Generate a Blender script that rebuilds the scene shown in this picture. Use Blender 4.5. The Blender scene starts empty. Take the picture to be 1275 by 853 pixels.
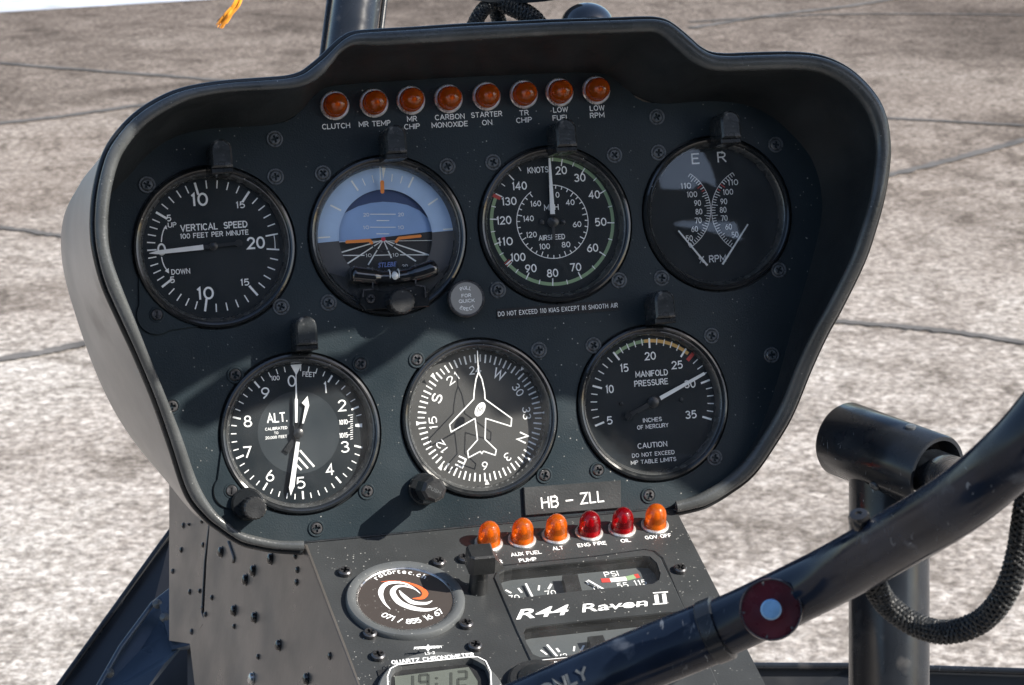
import bpy, math, random
from math import sin, cos, pi, radians, atan2, sqrt
from mathutils import Vector, Matrix
from mathutils.geometry import tessellate_polygon
random.seed(7)
C = bpy.data.collections.new('helicopter_cockpit'); bpy.context.scene.collection.children.link(C)
S = bpy.context.scene
MM = .001
# ------------------------------------------------------------------ camera
F, CX, CY = 3000.0, 637.5, 426.5            # focal length in photo pixels, picture centre
PITCH = radians(17)
cam = bpy.data.cameras.new('camera'); camo = bpy.data.objects.new('camera', cam); C.objects.link(camo)
camo.location = (0, 0, 1.62); camo.rotation_euler = (pi/2-PITCH, 0, 0)
cam.sensor_width = 36; cam.lens = 36*F/1275; cam.clip_start = .05; cam.clip_end = 400
cam.dof.use_dof = True; cam.dof.focus_distance = 1.22; cam.dof.aperture_fstop = 44
S.camera = camo
CAM = Matrix.Translation(camo.location) @ Matrix.Rotation(pi/2-PITCH, 4, 'X')
# panel pose in the camera frame (mm), fitted to the seven dials
rx, ry, rz = -2.13728057e-02, 2.34812371e-01, 8.27878522e-02
PAN = CAM @ Matrix.Translation(Vector((-16.9216, 9.64992, -1273.70236))*MM) @ Matrix.Rotation(rz,4,'Z') @ Matrix.Rotation(rx,4,'X') @ Matrix.Rotation(ry,4,'Y')
# ------------------------------------------------------------------ sun and sky
sun_dir = (PAN.to_3x3() @ Vector((38, 26, 36))).normalized()
sd = bpy.data.lights.new('sun', 'SUN'); sd.energy = 5.0; sd.angle = radians(.5); sd.color = (1, .93, .83)
so = bpy.data.objects.new('sun', sd); C.objects.link(so); so.rotation_euler = sun_dir.to_track_quat('Z', 'Y').to_euler(); so.location = (3, -3, 5)
W = bpy.data.worlds.new('World'); S.world = W; W.use_nodes = True
wn = W.node_tree.nodes; wl = W.node_tree.links
sky = wn.new('ShaderNodeTexSky'); sky.sky_type = 'NISHITA'; sky.sun_disc = False
sky.sun_elevation = math.asin(sun_dir.z); sky.sun_rotation = atan2(sun_dir.x, sun_dir.y)
wl.new(sky.outputs[0], wn['Background'].inputs[0]); wn['Background'].inputs[1].default_value = .115
S.view_settings.view_transform = 'Standard'; S.view_settings.look = 'None'; S.view_settings.exposure = .98
S.render.engine = 'CYCLES'

# ------------------------------------------------------------------ frames
class Frame:
    def __init__(s, M): s.M = M
    def un(s, px, py, z=0):                  # where the line of sight through a photo pixel meets this frame's plane z (mm)
        o = s.M.inverted() @ CAM.translation; d = s.M.inverted().to_3x3() @ (CAM.to_3x3() @ Vector(((px-CX)/F, -(py-CY)/F, -1)))
        t = (z*MM-o.z)/d.z; q = o+d*t
        return Vector((q.x, q.y, q.z))/MM
    def at(s, x, y, z=0): return s.M @ (Vector((x, y, z))*MM)
FP = Frame(PAN)
CON_A = radians(55)
FC = Frame(PAN @ Matrix.Translation(Vector((0, -106, 0))*MM) @ Matrix.Rotation(-CON_A, 4, 'X'))      # y up the console, z out of it
def ray(px, py, D):                          # world point (mm) at depth D mm in front of the camera
    return (CAM @ (Vector(((px-CX)/F*D, -(py-CY)/F*D, -D))*MM))/MM
def ground_pt(px, py):
    d = CAM.to_3x3() @ Vector(((px-CX)/F, -(py-CY)/F, -1)); t = -CAM.translation.z/d.z
    return CAM.translation + d*t
class Zm:                                    # reads a position off an enlarged part of the photograph
    def __init__(s, x, y, k): s.x, s.y, s.k = x, y, k
    def __call__(s, a, b): return (s.x+a/s.k, s.y+b/s.k)
# ------------------------------------------------------------------ materials
def mat(name, col, rough=.5, metal=0, bump=0, bscale=400, var=0, vscale=20, specks=0, spec=.5, dirt=None, coat=0, wear=0, scratch=0):
    m = bpy.data.materials.new(name); m.use_nodes = True; n = m.node_tree.nodes; l = m.node_tree.links; b = n['Principled BSDF']
    b.inputs['Base Color'].default_value = (*col, 1); b.inputs['Roughness'].default_value = rough
    b.inputs['Metallic'].default_value = metal; b.inputs['Specular IOR Level'].default_value = spec; b.inputs['Coat Weight'].default_value = coat
    tc = n.new('ShaderNodeTexCoord'); src = None
    def noise(sc, det=5, co='Object'):
        t = n.new('ShaderNodeTexNoise'); t.inputs['Scale'].default_value = sc; t.inputs['Detail'].default_value = det; l.new(tc.outputs[co], t.inputs['Vector']); return t
    def mixc(fac, a, bcol):
        x = n.new('ShaderNodeMix'); x.data_type = 'RGBA'; l.new(fac, x.inputs[0])
        if isinstance(a, tuple): x.inputs[6].default_value = (*a, 1)
        else: l.new(a, x.inputs[6])
        x.inputs[7].default_value = (*bcol, 1); return x.outputs[2]
    def ramp(s_, a, b_, lo=0, hi=1):
        r = n.new('ShaderNodeMapRange'); l.new(s_, r.inputs[0]); r.inputs[1].default_value = a; r.inputs[2].default_value = b_; r.inputs[3].default_value = lo; r.inputs[4].default_value = hi; return r.outputs[0]
    cur = tuple(col)
    if var:
        f = ramp(noise(vscale, 6).outputs[0], .3, .7)
        cur = mixc(f, tuple(c*(1-var) for c in col), tuple(min(1, c*(1+var)) for c in col))
        rr = ramp(noise(vscale*1.7, 6).outputs[0], .3, .7, max(.03, rough-.12), min(1, rough+.12)); l.new(rr, b.inputs['Roughness'])
    if wear:
        f = ramp(noise(vscale*1.3, 9).outputs[0], .62, .70, 0, wear); cur = mixc(f, cur, dirt or (.3, .3, .32))
    if specks:
        v = n.new('ShaderNodeTexVoronoi'); v.inputs['Scale'].default_value = 620; l.new(tc.outputs['Object'], v.inputs['Vector'])
        sp = ramp(v.outputs['Distance'], .16, .26, 1, 0)
        wn_ = n.new('ShaderNodeTexWhiteNoise'); l.new(v.outputs['Position'], wn_.inputs['Vector'])
        pick = ramp(wn_.outputs['Value'], 1-specks, 1-specks+.01)
        mu = n.new('ShaderNodeMath'); mu.operation = 'MULTIPLY'; l.new(sp, mu.inputs[0]); l.new(pick, mu.inputs[1])
        m2 = n.new('ShaderNodeMath'); m2.operation = 'MULTIPLY'; l.new(mu.outputs[0], m2.inputs[0]); l.new(ramp(noise(30, 3).outputs[0], .4, .65), m2.inputs[1])
        cur = mixc(m2.outputs[0], cur, (.42, .42, .40))
    if scratch:
        mp = n.new('ShaderNodeMapping'); mp.inputs['Scale'].default_value = (420, 45, 170); mp.inputs['Rotation'].default_value = (.4, .5, .9); l.new(tc.outputs['Object'], mp.inputs[0])
        t = n.new('ShaderNodeTexNoise'); t.inputs['Scale'].default_value = 1; t.inputs['Detail'].default_value = 4; t.inputs['Distortion'].default_value = 1.2; l.new(mp.outputs[0], t.inputs['Vector'])
        mm_ = n.new('ShaderNodeMath'); mm_.operation = 'MULTIPLY'; l.new(ramp(t.outputs[0], .655, .70, 0, scratch), mm_.inputs[0]); l.new(ramp(noise(14, 3).outputs[0], .50, .60), mm_.inputs[1])
        cur = mixc(mm_.outputs[0], cur, (.28, .30, .32))
    if not isinstance(cur, tuple): l.new(cur, b.inputs['Base Color'])
    if bump:
        bp = n.new('ShaderNodeBump'); bp.inputs['Strength'].default_value = bump; bp.inputs['Distance'].default_value = .0004
        l.new(noise(bscale, 3).outputs[0], bp.inputs['Height']); l.new(bp.outputs[0], b.inputs['Normal'])
    return m
M = {}
M['panel'] = mat('panel_paint', (.016, .025, .031), .40, spec=.3, bump=.3, bscale=1100, var=.25, vscale=14, specks=.05)
M['console'] = mat('console_paint', (.036, .039, .041), .42, spec=.4, bump=.3, bscale=900, var=.2, vscale=22, specks=.16)
M['hood'] = mat('hood_vinyl', (.017, .021, .024), .5, bump=.5, bscale=1100, var=.25, vscale=25)
M['rim'] = mat('rim_trim', (.065, .070, .072), .28, bump=.4, bscale=700, var=.3, vscale=40, specks=.05, wear=.5, dirt=(.13, .13, .13))
M['bezel'] = mat('bezel_enamel', (.014, .016, .018), .16, spec=.7, var=.2, vscale=60, specks=.06, bump=.1)
M['dial'] = mat('dial_matt', (.005, .010, .014), .55, spec=.25, var=.15, vscale=30)
M['bezelin'] = mat('bezel_slope', (.085, .09, .092), .26, metal=.5, var=.25, vscale=90, specks=.1)
M['postlight'] = mat('worn_lamp_housing', (.030, .034, .037), .24, var=.3, vscale=120, wear=.7, dirt=(.20, .20, .20), bump=.2, bscale=700)
M['dgcard'] = mat('heading_card', (.050, .052, .052), .5, spec=.3)
M['pullface'] = mat('pull_knob_face', (.24, .24, .235), .45)
M['gloss'] = mat('gloss_black', (.012, .013, .015), .08, coat=1)
M['dialdisc'] = mat('dial_disc', (.022, .030, .036), .5, spec=.3, var=.1)
M['white'] = mat('white_print', (.88, .90, .90), .5)
M['tlwhite'] = mat('needle_white', (.82, .84, .84), .45)
M['offwhite'] = mat('cream_print', (.88, .90, .88), .5)
M['green'] = mat('green_print', (.24, .36, .20), .5)
M['yellow'] = mat('amber_print', (.70, .42, .12), .5)
M['red'] = mat('red_print', (.50, .05, .04), .5)
M['orange'] = mat('orange_paint', (.85, .26, .04), .45)
M['skyblue'] = mat('horizon_blue', (.26, .41, .70), .5, var=.1, vscale=40)
M['skyblue2'] = mat('horizon_ring_blue', (.42, .58, .82), .5, var=.1, vscale=40)
M['earth'] = mat('horizon_earth', (.010, .010, .011), .5)
M['earth2'] = mat('horizon_ring_brown', (.075, .075, .08), .5)
M['shadowblue'] = mat('shadow_blue', (.03, .06, .16), .5)
M['blueprint'] = mat('blue_print', (.16, .24, .6), .5)
M['black'] = mat('satin_black', (.014, .016, .018), .3, var=.2, vscale=60)
M['knob'] = mat('knob_plastic', (.018, .019, .02), .36, bump=.3, bscale=1500, specks=.08, var=.2, vscale=90)
M['screw'] = mat('screw_blackened', (.10, .10, .105), .32, metal=.75, var=.3, vscale=300)
M['screwd'] = mat('screw_shade_and_bolts', (.10, .11, .12), .32, metal=.3, var=.3, vscale=300)  # tone for panel screws in shade, shared with bolts and beading
M['rivetblack'] = mat('rivet_black', (.014, .014, .015), .22, coat=.4)
M['steel'] = mat('worn_steel', (.42, .42, .42), .28, metal=.9, var=.25, vscale=200)
M['nut'] = mat('lamp_ring_metal', (.62, .61, .60), .3, metal=.7, var=.2, vscale=250)
M['alu'] = mat('brushed_grey_sheet', (.115, .108, .102), .34, metal=.5, var=.2, vscale=14, bump=.12, bscale=300, wear=.25, dirt=(.12, .11, .11))
M['shell'] = mat('shell_sheet', (.34, .315, .29), .42, metal=.2, var=.28, vscale=9, bump=.25, bscale=300, wear=.5, dirt=(.11, .095, .085), scratch=.3)
M['tube'] = mat('tube_enamel', (.007, .012, .024), .2, var=.35, vscale=45, wear=.55, dirt=(.11, .125, .15), spec=.28, coat=.0, scratch=.7, bump=.06, bscale=250)
M['tubeb'] = mat('tube_black', (.014, .017, .022), .24, var=.3, vscale=35, spec=.4, coat=.0, wear=.25, dirt=(.13, .125, .12), scratch=.6, bump=.06, bscale=250)
M['braid'] = mat('braid_black', (.016, .018, .020), .5, bump=.5, bscale=900, specks=.2)
M['beam'] = mat('frame_black', (.016, .018, .022), .4, var=.2)
M['bluesheet'] = mat('blue_grey_sheet', (.035, .055, .085), .35, metal=.2, var=.2, vscale=14)
M['maroon'] = mat('maroon_plastic', (.070, .012, .018), .3, var=.35, vscale=90, specks=.05)
M['bluebtn'] = mat('pale_blue_button', (.16, .33, .55), .3, var=.25, vscale=120)
M['lcd'] = mat('lcd_grey', (.10, .112, .10), .25, var=.05)
M['lcdink'] = mat('lcd_ink', (.045, .05, .045), .4)
M['clock'] = mat('clock_grey', (.085, .09, .092), .42, bump=.3, bscale=900, specks=.25, var=.1)
M['ring'] = mat('ring_grey', (.085, .092, .096), .36, bump=.15, bscale=900, specks=.15, var=.12, vscale=50)
M['badge'] = mat('badge_dark', (.050, .043, .040), .38, specks=.15)
M['gaugegrey'] = mat('gauge_face_grey', (.075, .085, .09), .5, var=.1)
M['placardblack'] = mat('placard_black', (.004, .004, .005), .4)
M['yarn'] = mat('yarn_orange', (.72, .28, .02), .7, var=.3, vscale=60)
M['tar'] = mat('tar_seam', (.085, .08, .076), .9, var=.4, vscale=8)
M['blocker'] = mat('blocker_grey', (.10, .10, .10), .7)
M['darkboard'] = mat('backdrop_dark', (.03, .035, .04), .7)
M['seat'] = mat('seat_leather', (.04, .035, .033), .5, var=.2, vscale=6)
M['dot'] = mat('red_dot', (.65, .03, .06), .4)
def lens(name, tint, body, spec=None):
    m = bpy.data.materials.new(name); m.use_nodes = True; n = m.node_tree.nodes; l = m.node_tree.links; n.clear()
    out = n.new('ShaderNodeOutputMaterial'); tr = n.new('ShaderNodeBsdfTransparent'); tr.inputs[0].default_value = (*tint, 1)
    tl = n.new('ShaderNodeBsdfTranslucent'); tl.inputs[0].default_value = (*body, 1)
    df = n.new('ShaderNodeBsdfPrincipled'); df.inputs['Base Color'].default_value = (*body, 1); df.inputs['Roughness'].default_value = .25
    gl = n.new('ShaderNodeBsdfGlossy'); gl.inputs['Roughness'].default_value = .04; fr = n.new('ShaderNodeFresnel'); gm = n.new('ShaderNodeNewGeometry'); mp = n.new('ShaderNodeMapRange'); l.new(gm.outputs['Backfacing'], mp.inputs[0]); mp.inputs[3].default_value = 1.55; mp.inputs[4].default_value = 1/1.55; l.new(mp.outputs[0], fr.inputs[0])
    a = n.new('ShaderNodeMixShader'); a.inputs[0].default_value = .4; l.new(tl.outputs[0], a.inputs[1]); l.new(df.outputs[0], a.inputs[2])
    b = n.new('ShaderNodeMixShader'); b.inputs[0].default_value = .44; l.new(tr.outputs[0], b.inputs[1]); l.new(a.outputs[0], b.inputs[2])
    c = n.new('ShaderNodeMixShader'); l.new(fr.outputs[0], c.inputs[0]); l.new(b.outputs[0], c.inputs[1]); l.new(gl.outputs[0], c.inputs[2])
    # ribbed plastic: fine rings moulded into the lens
    tc = n.new('ShaderNodeTexCoord'); w = n.new('ShaderNodeTexWave'); w.wave_type = 'BANDS'; w.bands_direction = 'Z'; w.inputs['Scale'].default_value = 260
    l.new(tc.outputs['Object'], w.inputs[0]); bp = n.new('ShaderNodeBump'); bp.inputs['Strength'].default_value = .2; bp.inputs['Distance'].default_value = .0002; l.new(w.outputs[0], bp.inputs['Height'])
    for x in (df, gl, fr, tl): l.new(bp.outputs[0], x.inputs['Normal'])
    l.new(c.outputs[0], out.inputs[0]); return m
M['amber'] = lens('amber_lens', (1, .36, .05), (1, .25, .015))
M['amberlow'] = lens('sunlit_amber_lens', (1, .42, .06), (1, .27, .015))  # same amber lens, its sunlit look put into a yellower tint
M['redlens'] = lens('red_lens', (.85, .03, .07), (.42, .004, .015))
def glassmat(name, ior=1.5, rough=.015, extra=0):
    m = bpy.data.materials.new(name); m.use_nodes = True; n = m.node_tree.nodes; l = m.node_tree.links; n.clear()
    out = n.new('ShaderNodeOutputMaterial'); tr = n.new('ShaderNodeBsdfTransparent'); gl = n.new('ShaderNodeBsdfGlossy'); gl.inputs['Roughness'].default_value = rough
    fr = n.new('ShaderNodeFresnel'); gm = n.new('ShaderNodeNewGeometry'); mp = n.new('ShaderNodeMapRange'); l.new(gm.outputs['Backfacing'], mp.inputs[0]); mp.inputs[3].default_value = ior; mp.inputs[4].default_value = 1/ior; l.new(mp.outputs[0], fr.inputs[0]); mx = n.new('ShaderNodeMixShader')
    l.new(fr.outputs[0], mx.inputs[0]); l.new(tr.outputs[0], mx.inputs[1]); l.new(gl.outputs[0], mx.inputs[2])
    # a light film of dust on the pane
    df = n.new('ShaderNodeBsdfDiffuse'); df.inputs[0].default_value = (.6, .6, .6, 1); m2 = n.new('ShaderNodeMixShader')
    tc = n.new('ShaderNodeTexCoord'); no = n.new('ShaderNodeTexNoise'); no.inputs['Scale'].default_value = 45; no.inputs['Detail'].default_value = 8; l.new(tc.outputs['Object'], no.inputs[0])
    r = n.new('ShaderNodeMapRange'); l.new(no.outputs[0], r.inputs[0]); r.inputs[1].default_value = .35; r.inputs[2].default_value = .75; r.inputs[3].default_value = .004; r.inputs[4].default_value = .03+extra
    l.new(r.outputs[0], m2.inputs[0]); l.new(mx.outputs[0], m2.inputs[1]); l.new(df.outputs[0], m2.inputs[2]); l.new(m2.outputs[0], out.inputs[0]); return m
M['glass'] = glassmat('dial_glass'); M['glassr'] = glassmat('tachometer_glass', 1.75)


# a single-stroke engraved alphabet like that of instrument dials: strokes on a unit cap height
def _e(cx, cy, rx_, ry_, a0, a1, n=9): return [(cx+rx_*cos(radians(a0+(a1-a0)*i/n)), cy+ry_*sin(radians(a0+(a1-a0)*i/n))) for i in range(n+1)]
GLY = {
 'A': (.72, [[(0,0),(.36,1),(.72,0)],[(.13,.34),(.59,.34)]]), 'B': (.6, [[(.33,.53),(0,.53),(0,1),(.33,1)]+_e(.33,.765,.23,.235,90,-90,7),[(0,.53),(0,0),(.34,0)]+_e(.34,.265,.26,.265,-90,90,7)]),
 'C': (.64, [_e(.36,.5,.36,.5,48,312,14)]), 'D': (.64, [[(.24,1),(0,1),(0,0),(.24,0)]+_e(.24,.5,.40,.5,-90,90,10)]), 'E': (.54, [[(.54,1),(0,1),(0,0),(.54,0)],[(0,.53),(.46,.53)]]),
 'F': (.52, [[(.52,1),(0,1),(0,0)],[(0,.52),(.43,.52)]]), 'G': (.68, [_e(.36,.5,.36,.5,48,350,15)+[(.70,.45),(.44,.45)]]), 'H': (.62, [[(0,0),(0,1)],[(.62,0),(.62,1)],[(0,.52),(.62,.52)]]),
 'I': (.0, [[(0,0),(0,1)]]), 'J': (.42, [[(.42,1),(.42,.25)]+_e(.21,.25,.21,.25,0,-180,6)]), 'K': (.6, [[(0,0),(0,1)],[(.58,1),(0,.38)],[(.2,.58),(.6,0)]]), 'L': (.5, [[(0,1),(0,0),(.5,0)]]),
 'M': (.78, [[(0,0),(0,1),(.39,.25),(.78,1),(.78,0)]]), 'N': (.64, [[(0,0),(0,1),(.64,0),(.64,1)]]), 'O': (.72, [_e(.36,.5,.36,.5,0,360,18)]), 'P': (.56, [[(0,0),(0,1),(.3,1)]+_e(.3,.74,.26,.26,90,-90,7)+[(0,.48)]]),
 'Q': (.72, [_e(.36,.5,.36,.5,0,360,18),[(.42,.25),(.72,-.05)]]), 'R': (.6, [[(0,0),(0,1),(.32,1)]+_e(.32,.745,.25,.255,90,-90,7)+[(0,.49)],[(.3,.49),(.6,0)]]),
 'S': (.56, [_e(.29,.74,.26,.26,35,245,9)+_e(.28,.26,.28,.265,62,-150,9)]), 'T': (.6, [[(0,1),(.6,1)],[(.3,1),(.3,0)]]), 'U': (.62, [[(0,1),(0,.31)]+_e(.31,.31,.31,.31,180,360,9)+[(.62,1)]]),
 'V': (.68, [[(0,1),(.34,0),(.68,1)]]), 'W': (.96, [[(0,1),(.24,0),(.48,.9),(.72,0),(.96,1)]]), 'X': (.62, [[(0,0),(.62,1)],[(0,1),(.62,0)]]), 'Y': (.64, [[(0,1),(.32,.5),(.64,1)],[(.32,.5),(.32,0)]]), 'Z': (.6, [[(0,1),(.6,1),(0,0),(.6,0)]]),
 '0': (.58, [_e(.29,.5,.29,.5,0,360,18)]), '1': (.26, [[(.08,.87),(.2,1),(.2,0)]]), '2': (.54, [_e(.27,.72,.26,.28,165,-25,9)+[(0,0),(.54,0)]]), '3': (.54, [_e(.25,.76,.24,.24,150,-90,8),_e(.25,.26,.28,.26,90,-150,9)]),
 '4': (.6, [[(.43,0),(.43,1),(0,.3),(.6,.3)]]), '5': (.54, [[(.48,1),(.08,1),(.03,.52)]+_e(.24,.32,.29,.32,112,-128,10)]), '6': (.56, [[(.44,.98),(.2,.72),(.05,.46)],_e(.28,.3,.28,.3,0,360,14)]), '7': (.54, [[(0,1),(.54,1),(.18,0)]]),
 '8': (.56, [_e(.28,.765,.22,.235,0,360,12),_e(.28,.265,.28,.265,0,360,14)]), '9': (.56, [_e(.28,.7,.28,.3,0,360,14),[(.51,.54),(.36,.28),(.12,.02)]]), ' ': (.28, []), '.': (.02, [[(0,.02),(.02,.02)]]), ',': (.04, [[(.04,.06),(0,-.12)]]),
 '-': (.4, [[(0,.45),(.4,.45)]]), '–': (.6, [[(0,.45),(.6,.45)]]), '/': (.4, [[(0,0),(.4,1)]]), '%': (.8, [[(.1,0),(.68,1)],_e(.17,.78,.15,.2,0,360,10),_e(.62,.22,.15,.2,0,360,10)])}
def stroke_text(mb, txt, p, h, z, m, rot, width, wt, align, space):
    x = 0; out = []; gap = .24*space
    for i, ch in enumerate(txt):
        w, st = GLY[ch]; out += [[(x+a, c) for a, c in q] for q in st]; x += w+gap
    tot = x-gap; xs = [a for q in out for a, _ in q]; x0, x1 = min(xs), max(xs); sw = wt*h
    kx = h if width is None else (width-sw)/max(1e-3, x1-x0) if x1-x0 > .02 else h
    ky = h-sw; cx = {'CENTER': (x0+x1)/2, 'LEFT': x0, 'RIGHT': x1}[align]; r_ = radians(-rot)
    for q in out:
        P = []
        for a, c in q: X = (a-cx)*kx; Y = (c-.5)*ky; P.append(Vector((p[0]+X*cos(r_)-Y*sin(r_), p[1]+X*sin(r_)+Y*cos(r_))))
        closed = (P[0]-P[-1]).length < 1e-4 and len(P) > 3
        if closed: P = P[:-1]
        n_ = len(P); L_ = []; R_ = []
        for i in range(n_):               # mitred outline of the stroke
            a = P[(i-1) % n_] if (i or closed) else P[i]-(P[1]-P[0]); c = P[(i+1) % n_] if (i < n_-1 or closed) else P[i]+(P[i]-P[i-1])
            d1 = (P[i]-a).normalized(); d2 = (c-P[i]).normalized(); nn = Vector((-(d1.y+d2.y), d1.x+d2.x)); nn = nn.normalized() if nn.length > 1e-5 else Vector((-d1.y, d1.x))
            k_ = sw/2/max(.42, nn.dot(Vector((-d1.y, d1.x)))); e_ = Vector((0, 0))
            if not closed and i == 0: e_ = -d2*sw*.3
            if not closed and i == n_-1: e_ = d1*sw*.3
            L_.append(P[i]+nn*k_+e_); R_.append(P[i]-nn*k_+e_)
        vs = []
        for a, c in zip(L_, R_): vs += [(a.x, a.y, z), (c.x, c.y, z)]
        mb.add(vs, [(2*i, 2*i+1, (2*i+3) % (2*n_), (2*i+2) % (2*n_)) for i in range(n_ if closed else n_-1)], m)
# ------------------------------------------------------------------ mesh collector (mm)
WEIGHT = .125
class MB:
    def __init__(s): s.v = []; s.f = []; s.mi = []; s.mats = []
    def _m(s, m):
        if m not in s.mats: s.mats.append(m)
        return s.mats.index(m)
    def add(s, vs, fs, m):
        o = len(s.v); s.v += [tuple(v) for v in vs]; k = s._m(m)
        for f in fs: s.f.append([o+i for i in f]); s.mi.append(k)
    def box(s, c, d, m, R=None):
        hx, hy, hz = d[0]/2, d[1]/2, d[2]/2; P = [Vector((x*hx, y*hy, z*hz)) for x in (-1, 1) for y in (-1, 1) for z in (-1, 1)]
        if R: P = [R @ p for p in P]
        s.add([p+Vector(c) for p in P], [(0,1,3,2),(4,6,7,5),(0,4,5,1),(2,3,7,6),(0,2,6,4),(1,5,7,3)], m)
    def quad(s, a, b, w, z, m, w2=None):      # flat bar from a to b
        a = Vector(a[:2]); b = Vector(b[:2]); d = (b-a).normalized(); n = Vector((-d.y, d.x)); w2 = w if w2 is None else w2
        s.add([(*(a+n*w/2), z), (*(a-n*w/2), z), (*(b-n*w2/2), z), (*(b+n*w2/2), z)], [(0,1,2,3)], m)
    def bar(s, a, b, w, z0, z1, m, w2=None):   # thick bar
        a = Vector(a[:2]); b = Vector(b[:2]); d = (b-a).normalized(); n = Vector((-d.y, d.x)); w2 = w if w2 is None else w2
        s.prism([(a-n*w/2), (b-n*w2/2), (b+n*w2/2), (a+n*w/2)], z0, z1, m)
    def path(s, pts, w, z, m, closed=False):
        n = len(pts)
        for i in range(n if closed else n-1): s.quad(pts[i], pts[(i+1) % n], w, z, m)
        for p in pts: s.disc(p, w/2, z, m, 8)
    def disc(s, c, r, z, m, n=32): s.add([(c[0]+r*cos(2*pi*i/n), c[1]+r*sin(2*pi*i/n), z) for i in range(n)], [tuple(range(n))], m)
    def arc(s, c, r0, r1, a0, a1, z, m, n=48):  # compass angles, clockwise from up
        vs = []; fs = []
        for i in range(n+1):
            a = radians(a0+(a1-a0)*i/n)
            vs += [(c[0]+r0*sin(a), c[1]+r0*cos(a), z), (c[0]+r1*sin(a), c[1]+r1*cos(a), z)]
            if i: fs.append((2*i-2, 2*i-1, 2*i+1, 2*i)) if a1 < a0 else fs.append((2*i, 2*i+1, 2*i-1, 2*i-2))
        s.add(vs, fs, m)
    def tick(s, c, ang, r0, r1, w, z, m):
        a = radians(ang); s.quad((c[0]+r0*sin(a), c[1]+r0*cos(a)), (c[0]+r1*sin(a), c[1]+r1*cos(a)), w, z, m)
    def poly(s, pts, z, m, holes=()):
        loops = [[Vector((p[0], p[1], 0)) for p in pts]]+[[Vector((p[0], p[1], 0)) for p in h] for h in holes]
        tris = tessellate_polygon(loops); allp = [p for lp in loops for p in lp]; fs = []
        for t in tris:
            a, b, c = (allp[i] for i in t)
            fs.append(t if (b-a).cross(c-a).z > 0 else (t[0], t[2], t[1]))
        s.add([(p.x, p.y, z) for p in allp], fs, m)
    def prism(s, pts, z0, z1, m, holes=(), bev=0, bottom=True):
        pts = [Vector(p[:2]) for p in pts]
        if sum(a.x*b.y-b.x*a.y for a, b in zip(pts, pts[1:]+pts[:1])) < 0: pts.reverse()
        n = len(pts)
        top = pts
        if bev:
            top = []
            for i in range(n):
                d1 = (pts[i]-pts[i-1]).normalized(); d2 = (pts[(i+1) % n]-pts[i]).normalized(); t = Vector((-(d1.y+d2.y), d1.x+d2.x))
                t = t.normalized() if t.length > 1e-6 else Vector((0, 0)); k = bev/max(.35, abs(t.dot(Vector((-d1.y, d1.x))))); top.append(pts[i]+t*k)
        zt = z1-bev if bev else z1; vs = [(*p, z0) for p in pts]+[(*p, zt) for p in pts]
        fs = [(i, (i+1) % n, n+(i+1) % n, n+i) for i in range(n)]
        if bev: vs += [(*p, z1) for p in top]; fs += [(n+i, n+(i+1) % n, 2*n+(i+1) % n, 2*n+i) for i in range(n)]
        s.add(vs, fs, m); s.poly(top, z1, m, holes)
        for h in holes:
            k = len(h); s.add([(p[0], p[1], z1) for p in h]+[(p[0], p[1], z0) for p in h], [(i, k+i, k+(i+1) % k, (i+1) % k) for i in range(k)], m)
        if bottom and not holes: s.add([(*p, z0) for p in pts], [tuple(range(n-1, -1, -1))], m)
    def lathe(s, prof, m, n=64, c=(0, 0, 0), R=None, a0=0, a1=2*pi):
        vs = []; fs = []; k = len(prof); full = abs(a1-a0-2*pi) < 1e-6; steps = n if full else n+1
        for i in range(steps):
            a = a0+(a1-a0)*i/n
            for r, z in prof:
                p = Vector((r*cos(a), r*sin(a), z)); p = R @ p if R else p; vs.append(p+Vector(c))
        for i in range(n):
            j = (i+1) % n if full else i+1
            for q in range(k-1):
                f = [i*k+q, j*k+q, j*k+q+1, i*k+q+1]
                if prof[q][0] < 1e-6: f = [i*k+q, j*k+q+1, i*k+q+1]
                elif prof[q+1][0] < 1e-6: f = [i*k+q, j*k+q, i*k+q+1]
                fs.append(tuple(f))
        s.add(vs, fs, m)
    def tube(s, pts, rad, m, n=24, caps=True):
        pts = [Vector(p) for p in pts]; rad = rad if isinstance(rad, (list, tuple)) else [rad]*len(pts)
        t0 = (pts[1]-pts[0]).normalized(); u = t0.orthogonal().normalized(); vs = []; fs = []
        for i, p in enumerate(pts):
            t = (pts[min(i+1, len(pts)-1)]-pts[max(i-1, 0)]).normalized(); u = (u-t*u.dot(t)).normalized(); w = t.cross(u)
            vs += [p+(u*cos(2*pi*j/n)+w*sin(2*pi*j/n))*rad[i] for j in range(n)]
        for i in range(len(pts)-1): fs += [(i*n+j, i*n+(j+1) % n, (i+1)*n+(j+1) % n, (i+1)*n+j) for j in range(n)]
        if caps: fs += [tuple(range(n-1, -1, -1)), tuple((len(pts)-1)*n+j for j in range(n))]
        s.add(vs, fs, m)
    def text(s, txt, p, h, z, m, rot=0, width=None, bold=0, shear=0, align='CENTER', space=1):
        if not shear and all(c in GLY for c in txt): return stroke_text(s, txt, p, h, z, m, rot, width, WEIGHT+bold*1.6, align, space)
        cu = bpy.data.curves.new('t', 'FONT'); cu.body = txt; cu.size = 1; cu.resolution_u = 3; cu.shear = shear; cu.offset = bold*.45; cu.space_character = space
        ob = bpy.data.objects.new('t', cu); me = bpy.data.meshes.new_from_object(ob)
        vs = [v.co.copy() for v in me.vertices]; fs = [tuple(q.vertices) for q in me.polygons]; bpy.data.objects.remove(ob); bpy.data.curves.remove(cu); bpy.data.meshes.remove(me)
        if not vs: return
        x0 = min(v.x for v in vs); x1 = max(v.x for v in vs); y0 = min(v.y for v in vs); y1 = max(v.y for v in vs)
        caph = .729; k = h/caph; kx = k if width is None else width/(x1-x0)
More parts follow.
